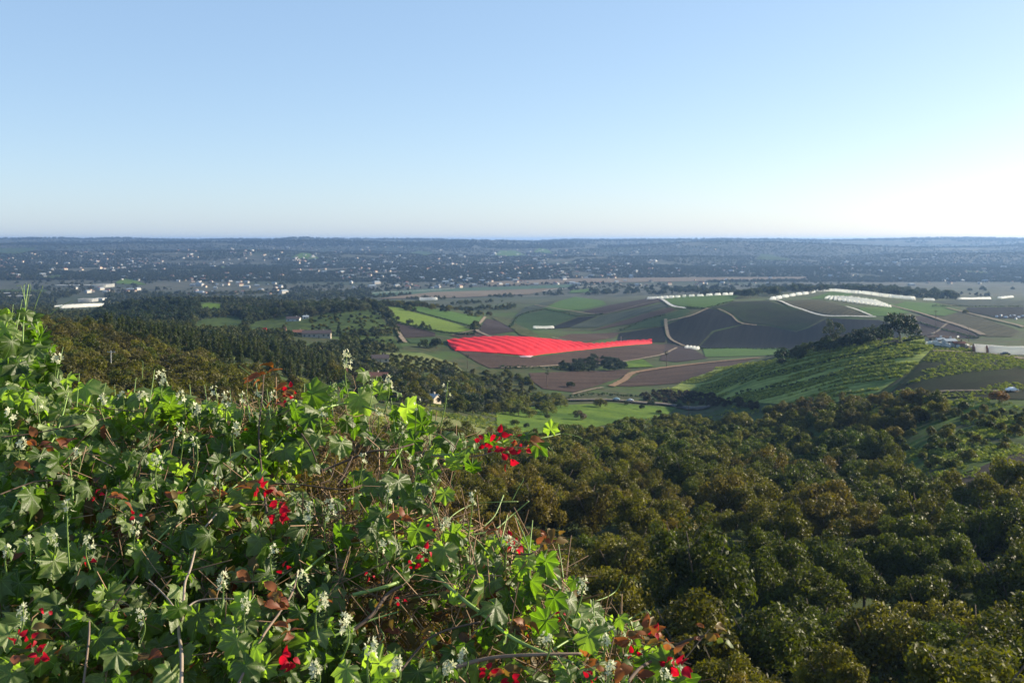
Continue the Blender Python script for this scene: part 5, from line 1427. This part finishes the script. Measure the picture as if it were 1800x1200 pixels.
loose_v, loose_b = [], []                                             # transforms of the leaves deeper in: joined per plant
def add_vine_leaf(u, v, Y, rad_px, pose=None, n=None, t=None, i=None):
    i = vine_of(u, v) if i is None else i
    if n is None: n, t = leaf_pose(pose)
    k = RN.randrange(len(VLM)); s = rad_px / F * Y
    if NL[i] < 285:
        put('leaf', VLM[k], VINES[i], P3(u, v, Y), n, t, s); NL[i] += 1
    else:
        loose_v.append((i, k, P3(u, v, Y), n, t, s))

# leaves one can single out: (u, v, radius, tip angle clockwise from straight down, pose)
for (u, v, rad, ang, pose) in [
 (632, 697, 44, -30, 'hang'), (716, 716, 38, -40, 'hang'), (640, 655, 26, 10, 'hang'), (606, 672, 24, 60, 'back'), (668, 690, 30, -150, 'back'), (548, 690, 42, -70, 'back'), (700, 690, 24, 100, 'sun'),
 (742, 745, 42, 120, 'back'), (780, 770, 44, -60, 'back'), (758, 790, 36, 0, 'back'), (728, 775, 34, 60, 'any'), (600, 778, 40, 20, 'back'), (545, 735, 30, 20, 'back'), (560, 770, 26, 10, 'back'), (520, 720, 30, 40, 'back'),
 (820, 790, 34, 20, 'back'), (835, 775, 26, -30, 'back'), (862, 770, 22, 10, 'back'), (925, 765, 28, -60, 'back'), (945, 780, 32, 10, 'back'), (968, 755, 24, 170, 'back'), (960, 785, 26, 30, 'hang'), (885, 780, 26, 10, 'any'), (800, 810, 30, 10, 'hang'), (830, 818, 26, 0, 'hang'),
 (700, 845, 50, 0, 'hang'), (660, 850, 40, 20, 'hang'), (742, 850, 34, -10, 'sun'), (640, 830, 30, 20, 'any'),
 (150, 1085, 66, 20, 'sun'), (100, 1065, 50, 60, 'sun'), (250, 970, 58, -10, 'hang'), (95, 985, 50, 0, 'hang'), (130, 890, 46, 0, 'hang'), (55, 870, 50, 20, 'sun'), (455, 950, 42, 10, 'sun'), (470, 960, 44, -40, 'sun'),
 (668, 1165, 66, 30, 'back'), (735, 1180, 54, -10, 'back'), (610, 1175, 40, 30, 'back'), (560, 1110, 44, 0, 'back'), (600, 935, 44, 20, 'back'), (660, 935, 46, -20, 'back'), (545, 955, 42, 20, 'any'), (735, 930, 40, -20, 'back'), (690, 975, 46, 10, 'hang'), (780, 965, 44, 0, 'hang'),
 (960, 985, 48, 10, 'back'), (920, 1000, 34, 60, 'back'), (975, 1050, 36, -10, 'back'), (1000, 1055, 48, -10, 'back'), (960, 1090, 46, 50, 'back'), (1035, 1115, 46, -20, 'back'), (1060, 1085, 36, 30, 'sun'), (1090, 1085, 26, -30, 'back'), (850, 1030, 46, 10, 'hang'), (870, 1065, 48, -10, 'sun'), (820, 1000, 34, 0, 'any'), (935, 1020, 36, 0, 'back'), (1010, 1020, 24, 10, 'back'),
 (20, 600, 34, 20, 'back'), (62, 610, 36, 0, 'sun'), (80, 640, 34, -20, 'hang'), (30, 640, 40, 10, 'sun'), (45, 550, 24, 10, 'sun'), (118, 665, 38, 10, 'back'), (150, 680, 40, -20, 'back'), (170, 690, 38, -60, 'back'), (10, 680, 40, 0, 'sun'), (65, 700, 46, 10, 'sun'),
 (285, 690, 36, 10, 'back'), (300, 710, 42, -10, 'back'), (270, 720, 36, 30, 'back'), (325, 700, 26, -60, 'back'), (240, 700, 30, 80, 'back'), (215, 700, 26, 60, 'any'), (360, 720, 34, -20, 'back'), (400, 760, 44, 10, 'any'), (430, 790, 50, 30, 'any'), (470, 745, 34, 0, 'back'), (500, 790, 34, 0, 'back')]:
    n, _ = leaf_pose(pose); rad *= .84
    a = math.radians(ang)
    t = Vector((-math.sin(a), -.15, -math.cos(a)))
    add_vine_leaf(u, v, hedge_Y(u, v) - RN.uniform(.05, .14), rad, n=n, t=t)

cand = []
while len(cand) < 2350:
    u, v = RN.uniform(-80, 1230), RN.uniform(550, 1260)
    if inside(DENSE, u, v):
        d = RN.random()
        if v > 860 and RN.random() < .34: continue
        if inside(THIN, u, v) and RN.random() < .75: continue
        cand.append((u, v, d))
cand.sort(key=lambda q: q[2] * 1.0)
for u, v, d in cand:
    Y = hedge_Y(u, v) + (-.08 + .62 * d ** 1.5) + RN.gauss(0, .03)
    rad = RN.uniform(13, 34) * (1 + (v - 700) / 1500) * (0.92 if d > .5 else 1)
    add_vine_leaf(u, v, Y, rad)
for _ in range(95):
    u, v = RN.uniform(545, 850), RN.uniform(680, 900)
    if inside(REACH, u, v): add_vine_leaf(u, v, hedge_Y(u, v) + RN.uniform(-.08, .12), RN.uniform(13, 30), i=2)

def join_loose(items, base, parents, name, mat, vein=True, tint=None):
    by = {}
    for it in items: by.setdefault(it[0], []).append(it)
    for i, lst in by.items():
        Vs, Fs, Ts, Ws = [], [], [], []; nb = 0
        for (_, k, p, n, t, s) in lst:
            a, f, ti, ve = base[k]
            R = np.array(frame(n, t)) * s
            Vs.append(a @ R.T + np.array(p - parents[i].location)); Fs.append(f + nb); nb += len(a)
            tt = RN.uniform(.7, 1.25) if tint is None else tint(); Ts.append(ti * tt); Ws.append(ve)
        me = mesh_np(name, np.concatenate(Vs), np.concatenate(Fs), mat, True, {'tint': np.concatenate(Ts), 'vein': np.concatenate(Ws)})
        tag(link(name, me, parents[i]), kind='stuff')
join_loose(loose_v, VL, VINES, 'inner_leaves', VLEAF)

# vine stems (pixel path, radius mm)
def px_path(pts, dy=-.05, n=7):
    out = []
    for q in pts:
        u, v = q[:2]; out.append(P3(u, v, hedge_Y(u, v) + dy + (q[2] if len(q) > 2 else 0)))
    return smooth_path(out, n)
def stem(parent, pts, r0, r1, mat, name='stem', dy=-.05, sides=6):
    P = px_path(pts, dy); g = Geo()
    g.tube([p - parent.location for p in P], np.linspace(r0, r1, len(P)) / 1000, sides)
    return link(name, g.mesh(name, mat, True), parent)
for pts, r0, r1 in [
 ([(540, 725), (575, 715), (620, 710), (670, 725), (705, 742), (740, 775)], 3.2, 2.2), ([(610, 880), (665, 850), (700, 800), (725, 760), (775, 765)], 2.2, 1.6), ([(760, 800), (830, 795), (900, 775), (950, 770), (985, 762)], 2.4, 1.4),
 ([(765, 1010), (810, 1050), (850, 1080), (900, 1120), (965, 1150), (1010, 1165)], 4.0, 2.6), ([(620, 1045), (680, 1030), (730, 1010), (770, 1008)], 3.6, 3.4), ([(830, 940), (870, 930), (900, 905), (930, 880)], 1.6, 1.1), ([(745, 850), (765, 895), (775, 925)], 1.6, 1.4),
 ([(860, 975), (830, 940), (800, 915)], 1.8, 1.4), ([(955, 1000), (975, 1060), (1005, 1100), (1060, 1110), (1110, 1085)], 2.0, 1.2), ([(45, 540), (42, 505, .0), (46, 498)], 1.5, 1.0), ([(40, 600), (42, 560), (47, 520), (50, 500)], 2.6, 1.4),
 ([(20, 900), (60, 820), (100, 760), (120, 690)], 2.6, 2.0), ([(30, 1010), (110, 930), (128, 880), (120, 800)], 2.8, 2.0), ([(180, 1060), (230, 1000), (300, 925)], 3.0, 1.6), ([(280, 760), (300, 730), (290, 690)], 2.0, 1.4), ([(380, 880), (430, 840), (480, 790), (520, 740)], 2.4, 1.6),
 ([(480, 1060), (540, 1000), (600, 960), (700, 950), (800, 960)], 2.6, 1.8), ([(960, 1150), (1010, 1120), (1050, 1120)], 2.0, 1.4), ([(580, 1120), (650, 1090), (700, 1075)], 2.2, 1.6), ([(885, 870), (870, 905), (850, 925)], 1.6, 1.2), ([(905, 905), (925, 950), (930, 975)], 1.5, 1.2)]:
    stem(VINES[vine_of(*pts[len(pts) // 2][:2])], pts, r0, r1, GSTEM)
for _ in range(70):
    u, v = RN.uniform(-40, 1180), RN.uniform(600, 1220)
    if not inside(DENSE, u, v): continue
    pts = [(u, v)]; a = RN.uniform(0, 6.28)
    for k in range(4):
        a += RN.gauss(0, .5); pts.append((pts[-1][0] + 40 * math.cos(a), pts[-1][1] + 30 * math.sin(a), RN.uniform(-.03, .15)))
    stem(VINES[vine_of(u, v)], pts, RN.uniform(1.2, 2.4), 1.0, GSTEM, dy=RN.uniform(-.03, .12), sides=5)

# upright young shoots along the hedge top
for u, v, h_ in [(15, 575, 40), (28, 560, 34), (72, 590, 30), (100, 640, 30), (135, 690, 34), (175, 700, 28), (232, 700, 36), (262, 690, 40), (338, 705, 30), (368, 712, 36), (410, 715, 30), (440, 718, 34), (475, 712, 28), (535, 705, 30), (585, 705, 34), (650, 690, 30), (695, 735, 36), (755, 760, 40), (815, 790, 30), (990, 990, 34), (1045, 1080, 28), (930, 950, 36), (880, 935, 30), (1110, 1105, 26), (300, 690, 30), (205, 705, 26)]:
    i = vine_of(u, v); dx = RN.uniform(-10, 14)
    stem(VINES[i], [(u, v + 25), (u + dx * .4, v), (u + dx, v - h_)], 1.7, .8, GSTEM, dy=-.06, sides=5)
    for k in range(5):
        t = (k + .5) / 5; n, tt = leaf_pose(RN.choice(('back', 'hang', 'sun')))
        tt = Vector((RN.choice((-1, 1)) * .8, 0, .2 - RN.random()))
        add_vine_leaf(u + dx * t + RN.uniform(-9, 9), v - h_ * t + RN.uniform(-3, 3), hedge_Y(u, v) - .06 + RN.gauss(0, .02), 15 - 9 * t, n=n, t=tt, i=i)
# tendrils: thin curls
def tendril(u, v, length, ang, coils, dy=-.06):
    i = vine_of(u, v); Y = hedge_Y(u, v) + dy; c = P3(u, v, Y); L_ = length / F * Y
    d = Vector((math.cos(ang), 0, -math.sin(ang))); s = Vector((math.sin(ang), .3, math.cos(ang))).normalized(); w = d.cross(s)
    P = []
    for k in range(26):
        t = k / 25
        rr = L_ * .10 * max(0, t - .45) / .55
        th = coils * 6.28 * max(0, t - .45)
        P.append(c + d * L_ * min(t, .5 + .35 * (t - .5) if t > .5 else t) + Vector((0, 0, L_ * .18 * math.sin(t * 2.6))) + s * rr * math.sin(th) + w * rr * (1 - math.cos(th)))
    g = Geo(); g.tube([p - VINES[i].location for p in P], np.linspace(1.0, .55, len(P)) / 1000, 4)
    link('tendril', g.mesh('tendril', GSTEM, True), VINES[i])
for u, v, l_, a, c in [(46, 545, 60, -1.3, .3), (60, 545, 60, -1.1, .2), (44, 530, 40, -1.9, .5), (90, 575, 50, -.1, .4), (85, 555, 70, -.3, .2), (2, 555, 60, 2.9, .4), (250, 665, 40, -1.5, .3), (985, 762, 60, .5, .3), (955, 775, 50, 1.1, 1.0), (900, 880, 60, -.9, .4), (800, 830, 60, 1.8, 1.2), (1105, 1090, 60, -.2, 2.0),
                       (925, 1035, 70, 1.4, 3.0), (575, 740, 60, 1.0, 2.0), (560, 705, 80, -.4, 3.0), (960, 1120, 80, 1.5, 1.0), (1010, 1130, 70, 1.6, .6), (640, 870, 50, .4, 2.0), (700, 770, 50, 2.2, 1.5), (905, 1105, 60, 1.6, 1.4), (470, 800, 50, -.8, 1.0), (350, 860, 60, .3, 2.0), (200, 870, 60, -.6, 2.0), (300, 940, 70, 2.3, 1.0), (520, 900, 50, .7, 2.0)]:
    tendril(u, v, l_, a, c)

# flower spikes: each a stalk with stubs and five-petalled cream flowers near its top
def flower_mesh(seed, cup):
    r = np.random.default_rng(seed); V, Fc = [(0, 0, .06)], []
    for k in range(5):
        a = k / 5 * 6.283 + r.normal() * .1; l = r.uniform(.85, 1.1); d = (math.cos(a), math.sin(a)); e = (-d[1], d[0]); b_ = len(V)
        V += [(d[0] * .18 - e[0] * .1, d[1] * .18 - e[1] * .1, .05), (d[0] * .18 + e[0] * .1, d[1] * .18 + e[1] * .1, .05), (d[0] * .6 + e[0] * .27, d[1] * .6 + e[1] * .27, cup * .35), (d[0] * l, d[1] * l, cup * .7), (d[0] * .6 - e[0] * .27, d[1] * .6 - e[1] * .27, cup * .35)]
        Fc += [(0, b_, b_ + 1), (b_, b_ + 4, b_ + 1), (b_ + 1, b_ + 4, b_ + 2), (b_ + 2, b_ + 4, b_ + 3)]
    return mesh_np('flower', np.array(V), np.array(Fc), PETAL, False, {'tint': np.ones(len(V))})
FLM = [flower_mesh(2300 + k, c) for k, c in enumerate((.2, .5, .9, -.3))]
def spike(tip, base, nfl=7, fs=9.5, lean=0):
    fs *= .76
    i = vine_of(*base); dy = -.10 if base[1] < 1000 else -.14
    T, B = P3(*tip, hedge_Y(*base) + dy - .01), P3(*base, hedge_Y(*base) + dy + .04)
    mid = T.lerp(B, .5) + Vector((RN.gauss(0, .006), 0, 0))
    P = smooth_path([B, mid, T], 6); g = Geo(); o0 = VINES[i].location; sc = hedge_Y(*base) / F
    g.tube([p - o0 for p in P], np.linspace(1.9, 1.0, len(P)) / 1000, 5)
    up = (T - B).normalized(); L_ = (T - B).length
    nst = int(L_ / (8 * sc))
    heads = []
    for k in range(nst):
        t = .25 + .75 * (k + RN.random()) / max(nst, 1); a = RN.uniform(0, 6.28)
        p = B.lerp(T, t); d = Vector((math.cos(a), math.sin(a), .35 + .2 * RN.random())).normalized()
        ln = sc * RN.uniform(5, 9); g.tube([p - o0, p + d * ln - o0], .0005, 3)
    me = g.mesh('flower_spike', GSTEM, True)
    sp = bpy.data.objects.new('flower_spike', me); COL.objects.link(sp); sp.parent = VINES[i]
    for k in range(nfl):
        t = 1.0 - min(L_ * .4, 42 * sc) / L_ * (k / nfl) ** 1.1; a = k * 2.4 + RN.uniform(-.4, .4)
        d = Vector((math.cos(a), math.sin(a), .25 + (.8 if k == 0 else 0))).normalized()
        p = B.lerp(T, t) + d * sc * RN.uniform(4, 9) * (.4 if k == 0 else 1)
        me = FLM[RN.randrange(4)]
        o = bpy.data.objects.new('flower', me); COL.objects.link(o); o.parent = sp
        s = sc * fs * RN.uniform(.55, .85) * (.8 if k == 0 else 1)
        M = frame(d + rv(.25), rv()).to_4x4(); M.translation = p - o0
        o.matrix_local = M @ Matrix.Diagonal((s, s, s, 1)); j = RN.uniform(.85, 1.05)
        o.color = (.52 * j, .53 * j, .36 * j, 1)
for tip, base, n, fs in [((610, 618), (612, 700), 9, 11), ((683, 663), (676, 725), 7, 10), ((787, 672), (773, 755), 4, 7), ((285, 655), (288, 715), 9, 11), ((103, 625), (96, 660), 6, 10), ((318, 690), (322, 740), 8, 11), ((378, 682), (376, 745), 5, 9), ((398, 692), (396, 750), 6, 10), ((345, 712), (350, 755), 8, 11), ((425, 692), (421, 755), 4, 8),
 ((833, 865), (820, 960), 5, 9), ((1027, 1020), (1010, 1085), 9, 11), ((685, 850), (675, 960), 6, 10), ((582, 880), (574, 970), 8, 11), ((545, 885), (528, 985), 7, 11), ((640, 800), (630, 850), 4, 8), ((735, 705), (730, 760), 3, 7), ((712, 745), (706, 825), 4, 8), ((738, 803), (728, 875), 4, 8), ((785, 910), (778, 960), 8, 11), ((672, 950), (664, 1005), 6, 10),
 ((570, 1045), (558, 1120), 9, 14), ((608, 1082), (600, 1160), 10, 14), ((655, 1125), (648, 1200), 9, 13), ((700, 1158), (694, 1215), 10, 14), ((790, 1165), (780, 1220), 10, 14), ((553, 1165), (556, 1215), 8, 13), ((392, 1010), (388, 1080), 9, 12), ((98, 940), (92, 990), 6, 10), ((50, 945), (52, 990), 4, 9), ((15, 960), (12, 1010), 5, 11), ((155, 945), (158, 1000), 7, 11), ((118, 880), (122, 1000), 5, 10),
 ((40, 1065), (28, 1130), 6, 11), ((248, 1075), (246, 1130), 6, 10), ((240, 920), (236, 975), 7, 10), ((430, 1055), (430, 1110), 6, 12), ((895, 945), (888, 1000), 6, 10), ((965, 1115), (960, 1160), 7, 11), ((1065, 1115), (1062, 1160), 7, 11), ((1075, 1165), (1070, 1210), 8, 13), ((815, 1140), (812, 1190), 8, 12), ((480, 960), (478, 1010), 5, 10), ((280, 805), (276, 860), 6, 10), ((320, 745), (316, 815), 6, 9),
 ((345, 770), (342, 840), 5, 9), ((415, 745), (412, 795), 6, 10), ((180, 695), (184, 740), 7, 10), ((250, 690), (252, 735), 6, 10), ((215, 690), (214, 730), 5, 9), ((20, 720), (22, 770), 7, 10), ((66, 700), (70, 745), 6, 9), ((38, 775), (40, 815), 7, 11), ((480, 690), (484, 735), 5, 9), ((270, 800), (268, 850), 5, 9), ((135, 790), (138, 830), 5, 9), ((385, 840), (382, 895), 5, 9), ((530, 1005), (534, 1050), 6, 10), ((455, 690), (457, 725), 5, 9), ((1170, 1180), (1168, 1220), 7, 12), ((565, 720), (566, 760), 4, 8), ((665, 720), (664, 760), 4, 8)]:
    spike(tip, base, n, fs)

# bougainvillea: branches, bronze leaves, red bracts
for pts, r0, r1, mt in [
 ([(318, 1230), (320, 1150), (317, 1110), (322, 1075), (327, 1030), (334, 1000), (346, 958), (352, 940), (384, 905)], 4.4, 2.4, PSTEM), ([(318, 1080), (345, 1058), (380, 1052), (415, 1052)], 2.4, 1.4, PSTEM), ([(316, 1082), (290, 1050), (262, 1015)], 2.4, 1.4, PSTEM),
 ([(470, 900), (460, 830), (455, 760), (460, 700), (466, 655)], 3.6, 2.2, DSTEM), ([(560, 830), (600, 812), (650, 793), (690, 790), (730, 785)], 4.2, 3, DSTEM), ([(530, 760), (545, 790), (552, 815)], 3, 2.4, DSTEM), ([(620, 800), (605, 830), (590, 850)], 2, 1.4, DSTEM), ([(590, 810), (585, 840), (560, 850)], 1.8, 1.2, DSTEM), ([(480, 850), (530, 850), (600, 858), (640, 850)], 2.6, 1.6, DSTEM), ([(640, 795), (660, 770), (680, 745)], 1.6, 1.0, DSTEM),
 ([(1080, 1230), (1120, 1180), (1165, 1150), (1205, 1125), (1240, 1120), (1262, 1118)], 4.5, 2.2, DSTEM), ([(800, 1165), (870, 1150), (940, 1145), (1020, 1150)], 5, 3, WSTEM), ([(620, 1110), (650, 1080), (680, 1045), (710, 1030)], 5, 4, DSTEM), ([(900, 970), (935, 972), (965, 950), (975, 940)], 2.4, 1.6, DSTEM), ([(760, 800), (830, 800), (880, 790), (930, 780)], 2.4, 1.4, WSTEM),
 ([(0, 770), (60, 765), (130, 745), (200, 735)], 2.6, 1.6, DSTEM), ([(0, 870), (60, 850), (110, 845)], 2.4, 1.6, DSTEM), ([(420, 1200), (460, 1120), (500, 1050), (520, 1000)], 3.6, 2.4, WSTEM), ([(170, 715), (230, 720), (290, 718), (330, 710)], 2.0, 1.4, DSTEM), ([(140, 1230), (156, 1130), (160, 1090)], 3, 2, WSTEM), ([(700, 1180), (760, 1120), (840, 1090)], 3, 2, DSTEM), ([(370, 690), (400, 700), (425, 715)], 1.2, .9, WSTEM), ([(450, 730), (425, 690)], 1.0, .7, WSTEM)]:
    q = pts[len(pts) // 2]; stem(BOUGS[boug_of(*q[:2])], [(a_[0] + RN.gauss(0, 3), a_[1] + RN.gauss(0, 3)) for a_ in pts], r0 * .74, r1 * .74, mt, 'branch', dy=-.10)
NB = [0] * 4
BCOL = [(.075, .085, .022), (.11, .075, .025), (.16, .055, .03), (.06, .085, .02), (.20, .075, .03), (.09, .05, .028)]
def boug_leaf(u, v, Y, ln, n, t, col):
    i = boug_of(u, v)
    if NB[i] < 285:
        put('leaf', RN.choice(BLM), BOUGS[i], P3(u, v, Y), n, t, ln / F * Y, col); NB[i] += 1
    else: loose_b.append((i, RN.randrange(6), P3(u, v, Y), n, t, ln / F * Y))
def sprig(u, v, k, ln, cols=(2, 4, 1), up=.5, dy=-.12):
    for j in range(k):
        a = RN.uniform(0, 6.28)
        t = Vector((math.cos(a), .4 * math.sin(a), up * RN.uniform(.2, 1.2))); n = Vector((0, -.4, 1)) + rv(.5)
        boug_leaf(u + RN.gauss(0, 7), v + RN.gauss(0, 6), hedge_Y(u, v) + dy + RN.gauss(0, .02), ln * RN.uniform(.5, .95), n, t, BCOL[RN.choice(cols)])
for q in [(466, 655, 6, 34), (462, 672, 3, 30), (500, 690, 4, 26), (490, 705, 4, 24), (512, 685, 3, 22), (975, 945, 5, 30), (955, 955, 5, 28), (1258, 1118, 5, 34, (3, 4, 1)), (1268, 1130, 2, 34, (3, 0)), (1240, 1112, 3, 20), (490, 1045, 6, 42), (470, 1065, 5, 38), (510, 1100, 5, 36), (430, 1000, 4, 34), (100, 1140, 3, 52, (3, 4)), (95, 780, 5, 34), (75, 790, 5, 32), (60, 775, 3, 28), (25, 830, 4, 36, (3, 1)), (45, 830, 4, 34, (1, 4)),
          (1140, 1110, 7, 36), (1110, 1120, 6, 34), (1165, 1125, 6, 32), (1190, 1150, 5, 34, (1, 4, 3)), (930, 775, 4, 30, (1, 4)), (905, 785, 3, 26, (2, 4)), (440, 855, 5, 30), (470, 860, 5, 28), (60, 1110, 5, 36, (1, 3)), (30, 1160, 5, 38, (1, 2)), (1085, 1175, 6, 36, (1, 3, 4)), (900, 1185, 6, 34, (1, 4)), (700, 910, 4, 24, (4, 2)), (870, 935, 4, 28, (2, 4)), (300, 880, 4, 30), (215, 880, 5, 28), (380, 870, 5, 28, (1, 4)), (1040, 1170, 5, 34), (925, 1095, 4, 30, (4, 1))]:
    sprig(*q[:4], *(q[4:] or ()))
for _ in range(2400):
    u, v = RN.uniform(-60, 1220), RN.uniform(690, 1250)
    if not inside(DENSE, u, v): continue
    d = RN.random(); th = inside(THIN, u, v)
    if not th and RN.random() < .45: continue
    n, t = Vector((0, -.5, .8)) + rv(.6), rv(1)
    boug_leaf(u, v, hedge_Y(u, v) + (-.07 + .5 * d), RN.uniform(16, 30) * (1 + (v - 800) / 1800), n, t, BCOL[RN.choice((0, 0, 3, 1, 5, 2))])
BLEAF_R = leaf_mat('inner_bougainvillea_leaf', 'random', (.06, .062, .018), (.12, .07, .026), .3, .5, .2, (2.2, 1.9, .6))
for _ in range(2600):
    u, v = RN.uniform(-60, 1220), RN.uniform(700, 1260)
    if inside(DENSE, u, v): loose_b.append((boug_of(u, v), RN.randrange(6), P3(u, v, hedge_Y(u, v) + RN.uniform(.15, .75)), Vector((0, -.5, .8)) + rv(.6), rv(1), RN.uniform(14, 30) / F * hedge_Y(u, v)))
join_loose(loose_b, BL, BOUGS, 'inner_leaves', BLEAF_R)
def bracts(u, v, k, ln, dy=-.13):
    ln *= .72
    i = boug_of(u, v); Y = hedge_Y(u, v) + dy
    for j in range(k):
        a = j / k * 6.28 + RN.uniform(-.5, .5)
        t = Vector((math.cos(a), -.25, math.sin(a) * .8 - .1)); n = Vector((-math.sin(a) * .3, -.8, .5)) + rv(.7)
        jj = RN.uniform(.75, 1.15)
        put('bract', RN.choice(BRM), BOUGS[i], P3(u + 5 * math.cos(a), v - 4 * math.sin(a), Y + RN.gauss(0, .012)), n, t, ln / F * Y * RN.uniform(.6, .95), (.36 * jj, .005 * jj, .02 * jj))
for q in [(510, 684, 5, 20), (505, 700, 3, 16), (888, 792, 4, 28), (892, 812, 3, 26), (848, 776, 4, 22), (876, 763, 4, 22), (905, 768, 3, 18), (868, 790, 3, 20), (920, 788, 3, 18), (460, 862, 5, 24), (450, 850, 4, 20), (492, 885, 5, 26), (488, 905, 5, 28), (740, 985, 5, 22), (750, 968, 3, 18), (728, 992, 3, 16), (755, 930, 4, 18), (905, 962, 4, 22), (900, 945, 3, 16), (70, 1150, 6, 28), (55, 1125, 4, 22), (30, 1118, 4, 20), (80, 1075, 3, 16), (510, 1158, 6, 34), (155, 985, 3, 16), (1150, 1108, 4, 22), (1195, 1172, 6, 30),
          (1175, 1165, 4, 24), (858, 1180, 5, 24), (898, 1195, 5, 26), (985, 1080, 3, 14), (705, 1055, 3, 14), (650, 1010, 3, 14), (1115, 1150, 3, 18), (240, 905, 3, 14), (500, 1000, 3, 16), (1040, 1190, 4, 20), (170, 870, 3, 14)]:
    bracts(*q)

# the tangle of dry twigs inside
for i, B in enumerate(BOUGS):
    g = Geo(); nT = 0
    while nT < 700:
        u, v = BOUG_DEF[i][1] + RN.uniform(-320, 320), BOUG_DEF[i][2] + RN.uniform(-250, 250)
        thin_ok = inside(DENSE, u, v) and v > 720 or (inside(REACH, u, v) and RN.random() < .25)
        if not thin_ok:
            if i == 2 and RN.random() < .02: nT += 1
            continue
        nT += 1
        p = P3(u, v, hedge_Y(u, v) + RN.uniform(-.05, .45)); d = rv(1).normalized(); l_ = RN.uniform(.05, .22)
        P = [p - d * l_ * .5, p + rv(.012), p + d * l_ * .5]
        g.tube([q - B.location for q in P], [RN.uniform(.6, 1.6) / 1000] * 3, 3, cap=False)
    me = g.mesh('twig_tangle', TWIG, True)
    a_ = me.attributes.new('tint', 'FLOAT', 'POINT'); a_.data.foreach_set('value', np.repeat(np.random.default_rng(i).uniform(.5, 2.2, len(me.vertices) // 9 + 1), 9)[:len(me.vertices)].astype(np.float32))
    tag(link('twig_tangle', me, B), kind='stuff')
# a label of its own for every plant that its place tells apart from its likes
ORD = ('leftmost', 'second from left', 'third from left', 'fourth from left', 'fifth from left', 'sixth from left', 'seventh from left', 'eighth from left', 'ninth from left', 'tenth from left', 'eleventh from left', 'twelfth from left', 'thirteenth from left', 'fourteenth from left', 'fifteenth from left', 'sixteenth from left')
same = {}
for o in bpy.data.objects:
    if o.parent is None and o.get('category') and o.get('category') != 'house': same.setdefault(o['label'], []).append(o)
for lab, lst in same.items():
    if 1 < len(lst) <= len(ORD) and len(lab.split()) <= 12:
        lst.sort(key=lambda o: o.location.x / max(o.location.y, .1))
        for k, o in enumerate(lst): o['label'] = lab + ', ' + ('rightmost' if k == len(lst) - 1 else ORD[k])
print('LEAVES', NL, NB, len(loose_v), len(loose_b))
